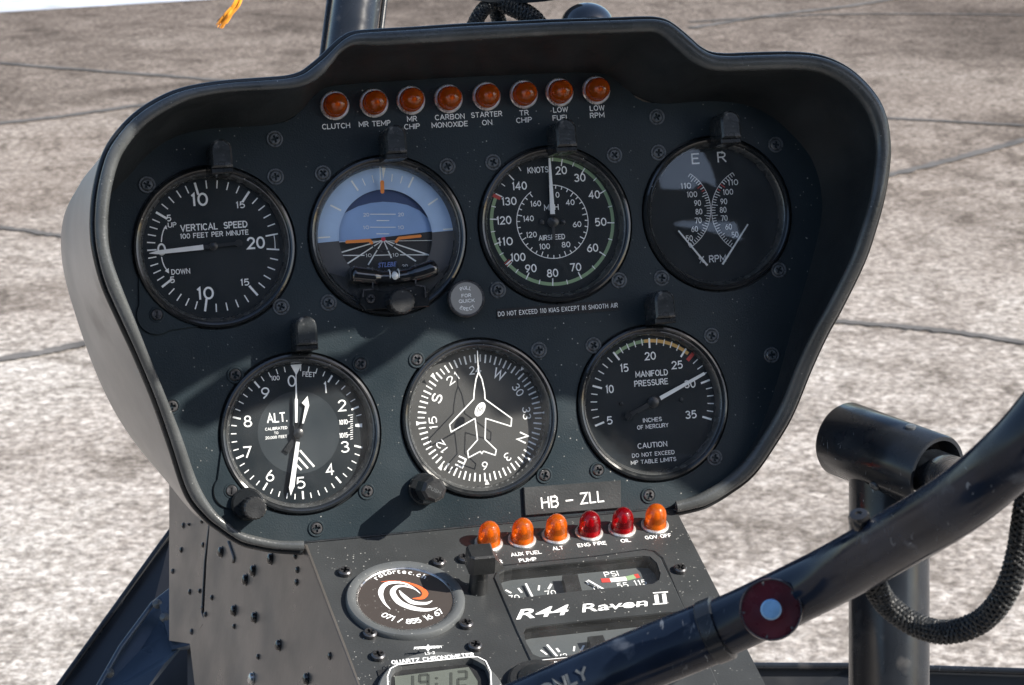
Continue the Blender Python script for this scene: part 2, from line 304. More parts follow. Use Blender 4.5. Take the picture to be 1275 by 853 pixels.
        cx = {'CENTER': (x0+x1)/2, 'LEFT': x0, 'RIGHT': x1}[align]; cy = caph/2; r = radians(-rot); out = []
        for v in vs:
            X = (v.x-cx)*kx; Y = (v.y-cy)*k; out.append((p[0]+X*cos(r)-Y*sin(r), p[1]+X*sin(r)+Y*cos(r), z))
        s.add(out, fs, m)
    def build(s, name, parent=None, smooth=35, world=False):
        me = bpy.data.meshes.new(name); me.from_pydata([(x*MM, y*MM, z*MM) for x, y, z in s.v], [], s.f); me.update()
        for x in s.mats: me.materials.append(M[x])
        me.polygons.foreach_set('material_index', s.mi)
        if smooth:
            me.polygons.foreach_set('use_smooth', [True]*len(me.polygons)); me.set_sharp_from_angle(angle=radians(smooth))
        o = bpy.data.objects.new(name, me); C.objects.link(o)
        if parent is not None: o.parent = parent
        return o
def thing(name, label, cat, M4=None, group=None):
    o = bpy.data.objects.new(name, None); C.objects.link(o); o.empty_display_size = .02
    if M4 is not None: o.matrix_world = M4
    o['label'] = label; o['category'] = cat
    if group: o['group'] = group
    return o
def tag(o, label, cat, group=None):
    o['label'] = label; o['category'] = cat
    if group: o['group'] = group
    return o
def copy_tree(o, parent=None):
    c = o.copy(); C.objects.link(c); c.parent = parent
    for ch in o.children: copy_tree(ch, c)
    return c
def fm(fr, x, y, z=0): return fr.M @ Matrix.Translation(Vector((x, y, z))*MM)
def circ(x, y, r, n=72): return [(x+r*cos(2*pi*i/n), y+r*sin(2*pi*i/n)) for i in range(n)]
def rrect(x0, y0, x1, y1, r, n=8):
    out = []
    for cx, cy, a in ((x1-r, y1-r, 0), (x0+r, y1-r, 90), (x0+r, y0+r, 180), (x1-r, y0+r, 270)):
        out += [(cx+r*cos(radians(a+90*i/n)), cy+r*sin(radians(a+90*i/n))) for i in range(n+1)]
    return out
def smoothpath(pts, n=6, closed=False):
    P = [Vector(p) for p in pts]; out = []; N = len(P)
    for i in range(N if closed else N-1):
        a, b, c, d = (P[(i-1) % N], P[i], P[(i+1) % N], P[(i+2) % N]) if closed else (P[max(i-1, 0)], P[i], P[i+1], P[min(i+2, N-1)])
        for j in range(n):
            t = j/n; out.append(.5*((2*b)+(c-a)*t+(2*a-5*b+4*c-d)*t*t+(3*b-a-3*c+d)*t**3))
    if not closed: out.append(P[-1])
    return out
def resample(pts, n):
    P = [Vector(p) for p in pts]; L = [0]
    for a, b in zip(P, P[1:]): L.append(L[-1]+(b-a).length)
    out = []; k = 0
    for i in range(n):
        s_ = L[-1]*i/(n-1)
        while k < len(P)-2 and L[k+1] < s_: k += 1
        t = (s_-L[k])/max(1e-9, L[k+1]-L[k]); out.append(P[k].lerp(P[k+1], min(1, t)))
    return out

# ================================================================== THE GROUND
def ground_material():
    m = bpy.data.materials.new('weathered_concrete'); m.use_nodes = True; n = m.node_tree.nodes; l = m.node_tree.links; b = n['Principled BSDF']; b.inputs['Roughness'].default_value = .9; b.inputs['Specular IOR Level'].default_value = .2
    tc = n.new('ShaderNodeTexCoord')
    def noise(sc, det, rough=.6, d=0):
        t = n.new('ShaderNodeTexNoise'); t.inputs['Scale'].default_value = sc; t.inputs['Detail'].default_value = det; t.inputs['Roughness'].default_value = rough; t.inputs['Distortion'].default_value = d; l.new(tc.outputs['Object'], t.inputs['Vector']); return t.outputs[0]
    def ramp(s_, stops):
        r = n.new('ShaderNodeValToRGB'); l.new(s_, r.inputs[0]); e = r.color_ramp.elements
        e[0].position, e[0].color = stops[0][0], (*stops[0][1], 1); e[1].position, e[1].color = stops[-1][0], (*stops[-1][1], 1)
        for p, c in stops[1:-1]: k = e.new(p); k.color = (*c, 1)
        return r.outputs[0]
    def mul(a, b_, f=1):
        x = n.new('ShaderNodeMix'); x.data_type = 'RGBA'; x.blend_type = 'MULTIPLY'; x.inputs[0].default_value = f; l.new(a, x.inputs[6]); l.new(b_, x.inputs[7]); return x.outputs[2]
    fine = ramp(noise(48, 14, .8, .2), [(.31, (.08, .073, .066)), (.44, (.29, .27, .25)), (.52, (.49, .465, .435)), (.61, (.74, .71, .67))])
    mid = ramp(noise(7, 6, .65, .8), [(.34, (.55, .53, .51)), (.50, (.90, .89, .88)), (.62, (1, 1, 1))])
    big = ramp(noise(.8, 7, .65, 1.2), [(.36, (.50, .475, .455)), (.48, (.86, .84, .83)), (.62, (1, 1, 1))])
    cr = n.new('ShaderNodeTexVoronoi'); cr.feature = 'DISTANCE_TO_EDGE'; cr.inputs['Scale'].default_value = 3.2
    wv = n.new('ShaderNodeMixRGB'); nn = n.new('ShaderNodeTexNoise'); nn.inputs['Scale'].default_value = 5; l.new(tc.outputs['Object'], nn.inputs[0]); wv.inputs[0].default_value = .12; l.new(tc.outputs['Object'], wv.inputs[1]); l.new(nn.outputs[1], wv.inputs[2]); l.new(wv.outputs[0], cr.inputs[0])
    crk = ramp(cr.outputs[0], [(0, (.62, .6, .58)), (.035, (1, 1, 1))])
    ag = n.new('ShaderNodeTexVoronoi'); ag.inputs['Scale'].default_value = 75; l.new(tc.outputs['Object'], ag.inputs['Vector'])
    agw = n.new('ShaderNodeTexWhiteNoise'); l.new(ag.outputs['Position'], agw.inputs['Vector'])
    agg = ramp(agw.outputs['Value'], [(0, (.42, .39, .36)), (.22, (.80, .78, .76)), (.6, (1, 1, 1))])
    gap = ramp(ag.outputs['Distance'], [(.35, (1, 1, 1)), (.75, (.55, .52, .5))])
    fine = mul(mul(fine, agg, .45), gap, .35)
    c = mul(mul(mul(fine, mid), big), crk, .5)
    # tone turns darker and browner farther out, broken up by noise
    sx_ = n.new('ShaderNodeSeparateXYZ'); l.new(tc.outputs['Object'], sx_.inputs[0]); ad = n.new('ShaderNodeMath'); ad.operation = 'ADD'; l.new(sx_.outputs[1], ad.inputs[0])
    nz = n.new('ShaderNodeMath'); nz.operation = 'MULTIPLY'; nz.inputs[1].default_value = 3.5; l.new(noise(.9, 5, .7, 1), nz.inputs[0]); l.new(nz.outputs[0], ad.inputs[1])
    far_tone = ramp((lambda q: (l.new(ad.outputs[0], q.inputs[0]), q.inputs.__getitem__(1).__setattr__('default_value', 6.5), q.inputs.__getitem__(2).__setattr__('default_value', 12), q.outputs[0])[-1])(n.new('ShaderNodeMapRange')), [(0, (1, 1, 1)), (.4, (.68, .64, .61)), (1, (.40, .36, .335))])
    c = mul(c, far_tone)
    l.new(c, b.inputs['Base Color'])
    bp = n.new('ShaderNodeBump'); bp.inputs['Strength'].default_value = .6; bp.inputs['Distance'].default_value = .006; l.new(noise(60, 8, .7), bp.inputs['Height']); l.new(bp.outputs[0], b.inputs['Normal'])
    return m
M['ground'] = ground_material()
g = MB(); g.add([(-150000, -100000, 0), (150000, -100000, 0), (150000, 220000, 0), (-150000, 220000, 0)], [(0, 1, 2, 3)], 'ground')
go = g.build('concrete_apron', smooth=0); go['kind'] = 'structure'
M['linepaint'] = mat('worn_line_paint', (.44, .47, .52), .7, var=.25, vscale=6, wear=.8, dirt=(.4, .38, .36)); M['logored'] = mat('logo_red', (.72, .13, .04), .45); M['faint'] = mat('faded_line_paint', (.40, .38, .37), .9, var=.35, vscale=9, wear=.9, dirt=(.30, .28, .26))
seams = [([(-60, 74), (80, 86), (250, 99), (420, 116)], 24), ([(-60, 160), (60, 148), (175, 132), (330, 112)], 24), ([(-40, 280), (30, 288), (80, 295), (190, 305)], 20),
         ([(-60, 462), (0, 449), (60, 439), (125, 424)], 26), ([(1095, 222), (1180, 201), (1290, 172), (1340, 160)], 26), ([(860, 36), (960, 20), (1060, 8), (1130, -4)], 26),
         ([(1105, 148), (1180, 152), (1290, 158)], 18), ([(1030, 400), (1110, 407), (1190, 415), (1300, 432)], 22), ([(860, 28), (1000, 20), (1130, 18), (1300, 20)], 14)]
sm = MB()
for pts, w in seams:
    P = smoothpath([ground_pt(*p)/MM for p in pts], 14); vs = []
    for i, p in enumerate(P):
        d = (P[min(i+1, len(P)-1)]-P[max(i-1, 0)]).normalized(); nn = Vector((-d.y, d.x, 0)); k = w*.72*(.8+.4*random.random())
        j = Vector((random.uniform(-3, 3), random.uniform(-5, 5), 0)); vs += [p+nn*k+j+Vector((0, 0, 4)), p-nn*k+j+Vector((0, 0, 4))]
    sm.add(vs, [(2*i, 2*i+1, 2*i+3, 2*i+2) for i in range(len(P)-1)], 'tar')
o = sm.build('pavement_seams', smooth=0); o['kind'] = 'structure'
ln = MB(); a, b = ground_pt(-80, 21.5)/MM, ground_pt(300, -2)/MM; up = Vector((0, 0, 4)); ln.add([a+up, b+up, ground_pt(300, -14)/MM+up, ground_pt(-80, 3)/MM+up], [(0, 1, 2, 3)], 'linepaint')
o = ln.build('painted_line', smooth=0); o['kind'] = 'structure'

# ================================================================== THE PANEL
XC = 3.5                                                            # the panel's line of symmetry
right = [(XC, 131), (60, 130.6), (74, 130), (81, 128.5), (87, 124), (91, 119), (95, 114.5), (99, 112), (104, 111), (118, 110.9), (134, 111.4), (146, 111), (156, 109), (163, 106.6), (175, 98.8), (187, 85.8), (193, 77), (196, 67), (197.5, 56), (196.8, 46), (193, 34), (186, 15), (178.4, -2.7), (168.2, -27.9), (160.3, -48.8), (151.3, -66.9), (145, -77), (137, -86), (126, -95), (111, -100.5), (100, -103)]
plate = [Vector(p) for p in right]
plate_out = plate + [Vector((2*XC-p.x, p.y)) for p in reversed(plate[1:])]
leftpx = [(348,674),(325,670),(300,663),(285,653),(265,634),(246,601),(226,544),(206,493),(183,437),(166,394),(148,349),(139,315),(137,287),(137,262),(138,240)]
leftm = [FP.un(*p).to_2d() for p in leftpx]
upper = [Vector((2*XC-p.x, p.y)) for p in reversed(plate[1:]) if p.y > 84]
plate_out = plate[:-1]+[Vector((100, -105.6)), Vector((-101, -105.6))]+leftm+upper
LEFTFULL = [Vector((-103, -105.6))]+leftm+upper+plate[:-1]+[Vector((100, -103))]
GC = [(-136.54+91.03*i, 50) for i in range(4)]+[(-99.89+95.62*i, -49.37) for i in range(3)]
HR = 43.9
panel = thing('instrument_panel', 'dark teal hooded instrument panel with seven round dials above the console', 'instrument panel', fm(FP, 0, 0, 0))
pm = MB()
outer = [((p.x-XC)*1.012+XC, p.y*1.01) for p in plate_out]
outer = [(x, max(y, -105.4)) for x, y in outer]
pm.prism(outer, -3, 0, 'panel', holes=[circ(x, y, HR-1.2) for x, y in GC])
pm.build('face_plate', panel)

# outline of the hood's rim: outer and inner edge as read from the photograph, lifted to the rim's own height
ro = [(378,686),(345,684),(322,680),(300,674),(277,659),(257,643),(234,613),(214,554),(194.6,498.5),(171.6,443),(152,400),(132,355),(121.6,317),(118,288),(119,253),(124.5,220),(134,190),(150,165),(174,141),(205,122),(236,111),(280,104),(334.5,100),(360,97.5),(378,92),(392,82),(405,71),(418,58),(430,48),(444,42),(472,39.5),(517,37),(576,33),(640,30),(694,27.5),(760,25.5),(805,24),(822,25),(834,29),(846,37.5),(859.5,49),(872,60),(888,68),(910,70),(934.5,69),(991,68),(1028,73),(1061,89),(1089,117),(1103,145),(1108,178),(1107,206),(1101,244),(1090,285),(1075,328),(1047,385),(1030,416),(1010,459),(987,515),(964,554),(938,590),(908,613),(882,628),(862,634),(843,638)]
ri = [(378,673),(348,673),(325,669),(300,662),(285,652),(265,633),(246,600),(226,543),(206,492),(183,436),(166,393),(148,348),(137.5,315),(134.5,287),(136,256),(141,226),(150,197),(165,174),(187,151),(215,134),(244,122),(284,115),(335,112),(364,110),(386,104),(402,93),(413,80),(424,66),(436,58),(450,56),(475,57),(520,54),(577,51),(640,47),(694,44),(760,42),(803,40),(815,41),(826,46),(836,55),(849,67),(863,78),(884,87),(909,89),(934.5,88),(991,87),(1023,92),(1050,106),(1073,130),(1085,155),(1090,180),(1089,206),(1084,242),(1073,281),(1058,324),(1030,380),(1013,410),(993,452),(972,503),(949,543),(925,576),(897,599),(872,614),(857,620),(841,624)]
def zr(Y):
    t = max(0, min(1, (Y+98)/150)); t = t*t*(3-2*t); return 7+54*t
def lift(px, py):
    z = 50
    for _ in range(6): z = zr(FP.un(px, py, z).y)
    return FP.un(px, py, z)
RO = [lift(*p) for p in ro]; RI = [lift(*p) for p in ri]
NS = 260
def rs2(A, B):                                # resample both edges together
    A2 = smoothpath(A, 6); B2 = smoothpath(B, 6); return A2, B2
RO2, RI2 = rs2(RO, RI)
# nearest point of the plate's outline for the inner wall
PO = []
nP = len(plate_out)
for i in range(nP):
    a, b = plate_out[i], plate_out[(i+1) % nP]
    if abs(a.y+105.6) < .1 and abs(b.y+105.6) < .1: continue
    for k in range(12): PO.append(a.lerp(b, k/12))
def start(poly):                              # order from lower left, over the top, to lower right
    i0 = max(range(len(poly)), key=lambda i: (poly[i].y < -90)*(1000-poly[i].x)) ; return poly
leftpath = LEFTFULL
leftpath = resample(leftpath, 600)
def plate_near(i, n):                         # the plate point that belongs to rim sample i, by nearest with monotone progress
    return None
idx = 0; WALL = []
for i, p in enumerate(RI2):
    q = Vector((p.x-(XC-0)*0, p.y))
    lo, hi = idx, min(len(leftpath)-1, idx+26)
    best = min(range(lo, hi+1), key=lambda k: (leftpath[k]-q).length); idx = max(idx, best); WALL.append(leftpath[idx])
# smooth the correspondence
for _ in range(12):
    WALL = [WALL[0]]+[(WALL[i-1]+WALL[i]*2+WALL[i+1])/4 for i in range(1, len(WALL)-1)]+[WALL[-1]]
# rim: rounded section between outer and inner edge
rim = MB(); K = 10; vs = []; fs = []
for i, (a, b) in enumerate(zip(RO2, RI2)):
    c = (a+b)/2; h = (a-b)/2
    for k in range(K):
        t = 2*pi*k/K; vs.append(c+h*cos(t)+Vector((0, 0, h.length*.8*sin(t))))
n = len(RO2)
for i in range(n-1): fs += [(i*K+k, (i+1)*K+k, (i+1)*K+(k+1) % K, i*K+(k+1) % K) for k in range(K)]
fs += [tuple(range(K)), tuple((n-1)*K+k for k in range(K-1, -1, -1))]
rim.add(vs, fs, 'rim'); rim.build('hood_rim', panel, 60)
gk = MB(); gk.tube([a+(a-b).normalized()*.6+Vector((0, 0, -4.2)) for a, b in zip(RO2, RI2)], 1.7, 'black', 8); gk.build('rim_gasket', panel, 60)
iw = MB(); vs = []; fs = []
for i, (b, w) in enumerate(zip(RI2, WALL)):
    p0 = Vector((b.x, b.y, b.z)); p3 = Vector((w.x, w.y, -1)); 
    for t in (0, .12, .3, .55, .8, 1):
        q = p0.lerp(p3, t); out = Vector((w.x-XC, w.y*.8)).normalized(); bow = 5*sin(pi*t)*(min(1, p0.z/50)); q = q+Vector((out.x*bow, out.y*bow, 0)); vs.append(q)
for i in range(n-1): fs += [(i*6+k, (i+1)*6+k, (i+1)*6+k+1, i*6+k+1) for k in range(5)]
iw.add(vs, fs, 'hood'); iw.build('hood_lining', panel, 60)
# outer shell of the pod, running back from the rim
leftback = [FP.un(x, y, -70) for x, y in [(234,634),(211,603),(168,563),(126,489),(94,400),(77,343),(72,290),(83,244),(104,214),(136,188),(165,160)]]
vs = []; fs = []
lb = resample(smoothpath(leftback, 5), 200); sh = MB()
for i, a in enumerate(RO2):
    if a.x < -100 and a.y < 100:               # left side: nearest height on the silhouette
        q = min(lb, key=lambda p: abs(p.y-a.y+ (4 if a.y > 0 else 0))); back = Vector((q.x, q.y, -70))
    elif a.x > 107 and a.y < 100:
        q = min(lb, key=lambda p: abs(p.y-a.y)); back = Vector((2*XC-q.x, q.y, -70))
    else: back = Vector(((a.x-XC)*1.0+XC, a.y-6 if a.y > 0 else a.y+14, -70))
    vs.append([a, back])
B = [v[1] for v in vs]
for _ in range(40): B = [B[0]]+[(B[i-1]+B[i]*2+B[i+1])/4 for i in range(1, len(B)-1)]+[B[-1]]
flat = []
for a, b in zip([v[0] for v in vs], B):
    for t in (0.02, .3, .6, .9, 1): flat.append(a.lerp(b, t)+Vector(((a.x-XC), a.y, 0)).normalized()*(2.5*sin(pi*t)-1.0))
    flat.append(Vector((b.x*.7, b.y*.7, -78)))
for i in range(n-1): fs += [(i*6+k, i*6+k+1, (i+1)*6+k+1, (i+1)*6+k) for k in range(5)]
sh.add(flat, fs, 'shell'); sh.build('pod_shell', panel, 50)

# fasteners low on the pod's left flank
for x, y in ((161, 436), (217, 580)):
    b = MB(); q = FP.un(x, y, -8); nv = Vector((-.85, -.35, .25)).normalized(); b.lathe([(3.0, -4), (3.0, 1.2), (2.2, 1.9), (0, 2.0)], 'black', 16, c=(q.x, q.y, q.z), R=nv.to_track_quat('Z', 'Y').to_matrix()); b.build('flank_fastener', panel, 30)
# screws
def screw_mesh(kind, r, head):
    b = MB(); m = 'screw' if kind != 'dark' else 'screwd'
    if kind == 'slot':
        slot = rrect(-r*.62, -r*.10, r*.62, r*.10, r*.05, 2); b.prism(circ(0, 0, r, 24), 0, head, m, holes=[slot], bev=r*.12, bottom=False)
    else:
        w = r*.19; L = r*.64; plus = [(w, w), (w, L), (-w, L), (-w, w), (-L, w), (-L, -w), (-w, -w), (-w, -L), (w, -L), (w, -w), (L, -w), (L, w)]
        b.prism(circ(0, 0, r, 24), 0, head, m, holes=[plus], bev=r*.2, bottom=False)
    b.add([(r*.7*cos(2*pi*i/12), r*.7*sin(2*pi*i/12), -.5) for i in range(12)], [tuple(range(12))], 'black')
    if kind != 'pan': b.lathe([(r*1.04, .05), (r*1.16, .35), (r*1.36, .35), (r*1.45, .0)], 'screwd' if kind == 'dark' else 'panel', 24)
    return b
scr = [(342,173,0),(343,220,0),(183,230,0),(350,382,0),(402,216,0),(557,207,0),(409,377,0),(614,202,0),(765,193,0),(620,361,0),(771,349,0),(818,145.5,0),(820,190,0),(966,180,0),(824,346,0),(970,336,0),(293,467,1),(449,453,1),(457,612,1),(394,658,1),(214,506,1),(519,448,1),(671,436,0),(678,592,1),(739,430,0),(886,418,0),(890,570,0),(744.5,585.5,1),(961,442,0),(808,617,1)]
proto = {}
for x, y, lit in scr:  # sunlit and shaded screws take separate materials, light put into the colour
    if lit not in proto: proto[lit] = o = screw_mesh('dark' if not lit else 'cs', 3.05, .9).build('screw', panel, 30)
    else: o = proto[lit].copy(); C.objects.link(o); o.parent = panel
    q = FP.un(x, y, .5); o.location = (q.x*MM, q.y*MM, .0003); o.rotation_euler = (random.uniform(-.03, .03), random.uniform(-.03, .03), random.uniform(0, 1.5))

# captions under the top lamps, printed on the plate
def caption(parent, fr, items, name='caption', m='white', z=.12):
    for lines in items:
        b = MB()
        for txt, px, py, h, w in lines:
            q = fr.un(px, py, z); 
            b.text(txt, (q.x, q.y), h, z, m, width=w, bold=.012)
        b.build(name, parent, 0)
k = 1/2.42
caption(panel, FP, [[('CLUTCH', 418.5, 157, 2.9, 36*k)], [('MR TEMP', 466.5, 154, 2.9, 41*k)], [('MR', 513, 148, 2.9, 13*k), ('CHIP', 513, 157.5, 2.9, 20.5*k)], [('CARBON', 560, 145.5, 2.9, 39*k), ('MONOXIDE', 560, 155, 2.9, 47.5*k)],
    [('STARTER', 606, 142.5, 2.9, 41*k), ('ON', 606.5, 152.5, 2.9, 13.5*k)], [('TR', 652.5, 140.5, 2.9, 12.5*k), ('CHIP', 652.5, 149.5, 2.9, 21*k)], [('LOW', 698, 136.5, 2.9, 20*k), ('FUEL', 698.5, 146.5, 2.9, 22.5*k)], [('LOW', 743.5, 134.5, 2.9, 20*k), ('RPM', 743.5, 143.5, 2.9, 19.5*k)]])

# ================================================================== DIALS
def bezel(parent, i=0, m='bezel', inner=36.4, wide=False, plain=False):
    b = MB(); b.lathe([(41.7, -6), (41.7, 1.0), (41.2, 1.8), (40.2, 2.1), (39.4, 1.7), (39.1, .9), (38.9, .8), (38.5, .9)], m, 96); b.build('bezel', parent, 40)
    b = MB(); b.lathe([(38.6, .85), (38.0, .5), (inner+.6, -2.2), (inner+.1, -3.4), (inner, -9.5)], 'bezelin', 96); b.build('bezel_slope', parent, 50)
    b = MB(); b.lathe([(42.9, -2.9), (41.6, -2.9)], 'black', 72); b.build('bezel_gap', parent, 50)
def glass(parent, m='glass', r=38.2, z=.35):
    b = MB(); b.lathe([(0, z), (r*.5, z), (r, z-.0)], m, 64); b.build('glass', parent, 0)
def dialplate(parent, z, m='dial', r=36.5):
    b = MB(); b.disc((0, 0), r, z, m, 96); b.build('dial', parent, 0)
class D:
    """one dial: its empty, and helpers that place printing on the dial's own plane"""
    def __init__(s, i, label, cat, zoom, z=-5, name='dial'):
        s.c = GC[i]; s.z = z; s.zm = zoom; s.t = thing(name, label, cat, fm(FP, *s.c)); s.mm = 1/(zoom.k*2.38)
    def p(s, a, b, z=None):
        q = FP.un(*s.zm(a, b), s.z if z is None else z); return (q.x-s.c[0], q.y-s.c[1])
    def tx(s, b, t, a, c, h, w=None, rot=0, m='white', bold=.012, z=None, **kw):
        b.text(t, s.p(a, c, z), h*s.mm, (s.z if z is None else z)+.1, m, rot=rot, width=None if w is None else w*s.mm/.975, bold=bold, **kw)
def needle_hub(b, c, z, m='black', r=2.2): b.lathe([(0, z+1.6), (r*.6, z+1.5), (r, z+1), (r, z)], m, 20, c=(c[0], c[1], 0))

# -- vertical speed
d = D(0, 'vertical speed dial reading zero, leftmost of the upper row', 'gauge', Zm(150, 160, 3.28), -5, 'vertical_speed_indicator'); t = d.t
bezel(t); glass(t); dialplate(t, d.z)
lob = MB(); q = FP.un(195, 392); lc = (q.x-d.c[0], q.y-d.c[1]); ang = atan2(lc[1], lc[0])
def lobe(parent, lc, r=10.5):
    a = atan2(lc[1], lc[0]); L = Vector(lc).length; pts = []
    for i in range(15): th = a-1.35+2.7*i/14; pts.append((lc[0]+r*cos(th), lc[1]+r*sin(th)))
    for i in range(21): th = a+.50-1.0*i/20; pts.append((41.8*cos(th), 41.8*sin(th)))
    b = MB(); b.prism(pts, 0, 1.2, 'panel', bev=.5); b.build('flange_lobe', parent, 30)
    s_ = screw_mesh('slot', 2.8, 1).build('screw', parent, 30); s_.location = (lc[0]*MM, lc[1]*MM, .0012); s_.rotation_euler = (0, 0, 1.4)
lobe(t, lc)
b = MB(); z = d.z+.1; c0 = d.p(380, 480); R1 = 34.2
vs_map = [(0, 0), (5, 34.5), (10, 78), (15, 127.5), (20, 173)]
def interp(tab, v):
    for (a, x), (e, y) in zip(tab, tab[1:]):
        if v <= e: return x+(y-x)*(v-a)/(e-a)
    return tab[-1][1]
for v in range(0, 21):
    for sgn in (1, -1):
        if v == 0 and sgn < 0: continue
        a = 270+sgn*interp(vs_map, v); big = v % 5 == 0
        b.tick(c0, a, R1-(6.6 if big and v not in (0,) else 4.2 if v else 4.8), R1, 1.15 if big and v not in (0, 20) else .62 if v % 20 else .8, z, 'white')
b.arc(c0, R1-2.4, R1-2.0, 83, 97, z, 'white', 8)
for tt, x, y, h, w in [('10', 323, 290, 54, 66), ('15', 490, 312, 28, 35), ('20', 553, 467, 50, 72), ('10', 347, 673, 52, 66), ('15', 508, 628, 28, 34), ('5', 198, 366, 27, 17), ('5', 212, 618, 27, 18), ('UP', 211, 394, 21, 34), ('DOWN', 246, 584, 22, 74), ('VERTICAL', 321, 403, 28, 148), ('SPEED', 470, 393, 28, 94), ('100 FEET PER MINUTE', 384, 432, 21, 270)]:
    d.tx(b, tt, x, y, h, w, bold=.02)
d.tx(b, '0', 168, 494, 50, 34)
b.path([d.p(*q) for q in [(167, 462), (169, 440), (174, 420), (181, 404)]], .55, z, 'white'); b.path([d.p(*q) for q in [(168, 526), (172, 545), (179, 563), (189, 578)]], .55, z, 'white')
b.poly([d.p(186, 394), d.p(176, 408), d.p(191, 412)], z, 'white'); b.poly([d.p(198, 592), d.p(181, 582), d.p(197, 570)], z, 'white')
b.build('dial_print', t, 0)
b = MB(); tip = d.p(118, 510, -3); hb = d.p(380, 480, -3); v = Vector(hb)-Vector(tip)
b.bar(Vector(hb)-v*.16, Vector(tip)+v*.13, 2.6, -3.3, -2.7, 'tlwhite', 2.0); b.bar(Vector(tip)+v*.131, tip, 2.0, -3.3, -2.72, 'tlwhite', .2)
b.bar(Vector(hb)-v*.16, Vector(hb)+v*.40, 1.8, -3.3, -2.75, 'black', 1.6); b.prism(circ(*(Vector(hb)+v*.4), 1.9, 16), -3.3, -2.74, 'black'); needle_hub(b, hb, -3.4)
b.build('needle', t, 30)

# -- artificial horizon
d = D(1, 'blue and black artificial horizon with orange aircraft symbol and slip ball', 'gauge', Zm(370, 150, 3.28), -5, 'artificial_horizon'); t = d.t
bezel(t); glass(t)
b = MB(); z = -6; c0 = (0, 0)
hz = lambda x, y: d.p(x, y, z)
b.arc(c0, 25, 36.6, -91.5, 88.5, z, 'skyblue2', 60); b.arc(c0, 25, 36.6, 88.5, 268.5, z, 'earth2', 60); b.build('bank_ring', t, 0)
b = MB()
for a, w, r0 in [(-90, .8, 30.3), (90, .8, 30.3), (-60, .9, 27), (60, .9, 27), (-30, .9, 27), (30, .9, 27), (-20, .5, 27.5), (20, .5, 27.5), (-10, .5, 27.5), (10, .5, 27.5)]:
    cc = Vector(d.p(368, 460)); b.tick(cc, a, r0, r0+(6.3 if w > .7 else 4), w, z+.1, 'offwhite')
b.poly([d.p(345, 178), d.p(366, 180), d.p(352, 240)], z+.12, 'offwhite'); b.build('bank_marks', t, 0)
b = MB(); b.arc(c0, 0, 25.6, -93, 87, -8.2, 'skyblue', 48); b.arc(c0, 0, 25.6, 87, 267, -8.21, 'earth', 48); b.lathe([(25.8, -5.95), (25.8, -8.3)], 'black', 64); b.build('horizon_disc', t, 0)
# shadow band over the disc's top, painted as a dark blue crescent
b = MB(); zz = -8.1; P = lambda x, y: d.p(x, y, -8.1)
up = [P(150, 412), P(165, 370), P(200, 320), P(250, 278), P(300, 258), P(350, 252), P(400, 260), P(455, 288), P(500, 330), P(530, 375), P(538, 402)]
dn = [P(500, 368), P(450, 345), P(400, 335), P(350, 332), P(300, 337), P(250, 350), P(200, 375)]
b.poly(up+dn, zz, 'shadowblue'); b.build('horizon_shadow_band', t, 0)
b = MB(); zz = -8.0
for y, w in [(383, 105), (409, 52), (436, 105), (463, 52)]: b.quad(d.p(350-w/2, y, zz), d.p(350+w/2, y, zz), .42, zz, 'offwhite')
for tt, x, y in [('20', 282, 385), ('20', 424, 384), ('10', 282, 437), ('10', 424, 437), ('10', 292, 551), ('10', 402, 549), ('20', 440, 595)]: b.text(tt, d.p(x, y, zz), 15*d.mm, zz, 'offwhite', width=24*d.mm, bold=.01)
b.quad(d.p(150, 496, zz), d.p(550, 490, zz), .3, zz, 'offwhite')
for x, y in [(185, 598), (160, 545), (290, 590), (385, 562), (485, 575), (540, 550)]: b.quad(d.p(352, 488, zz), d.p(x, y, zz), .5, zz, 'offwhite', .8)
b.quad(d.p(155, 551, zz), d.p(275, 551, zz), .5, zz, 'offwhite'); b.quad(d.p(420, 549, zz), d.p(530, 549, zz), .5, zz, 'offwhite'); b.quad(d.p(310, 551, zz), d.p(385, 549, zz), .5, zz, 'offwhite')
b.build('horizon_print', t, 0)
b = MB(); P = lambda x, y: d.p(x, y, -3)
def ribbon(b, pts, w, z0, z1, m):
    for a, c in zip(pts, pts[1:]): b.bar(a, c, w, z0, z1, m); 
    for a in pts: b.prism(circ(a[0], a[1], w/2, 12), z0, z1-.01, m)
ribbon(b, [P(203, 496), P(296, 490), P(304, 500)], 1.7, -3.3, -2.8, 'orange'); ribbon(b, [P(404, 495), P(416, 481), P(502, 472)], 1.5, -3.3, -2.8, 'orange')
ribbon(b, [P(304, 502), P(312, 515), P(330, 528), P(352, 534), P(378, 528), P(396, 512), P(404, 497)], .7, -3.3, -2.9, 'black'); ribbon(b, [P(347, 252), P(348, 291)], 2.0, -3.3, -2.8, 'orange'); ribbon(b, [P(338, 172), P(340, 250)], .5, -3.3, -2.9, 'tlwhite')
b.prism(circ(*P(352, 485), 1.1, 16), -3.3, -2.6, 'dot'); b.build('aircraft_symbol', t, 30)
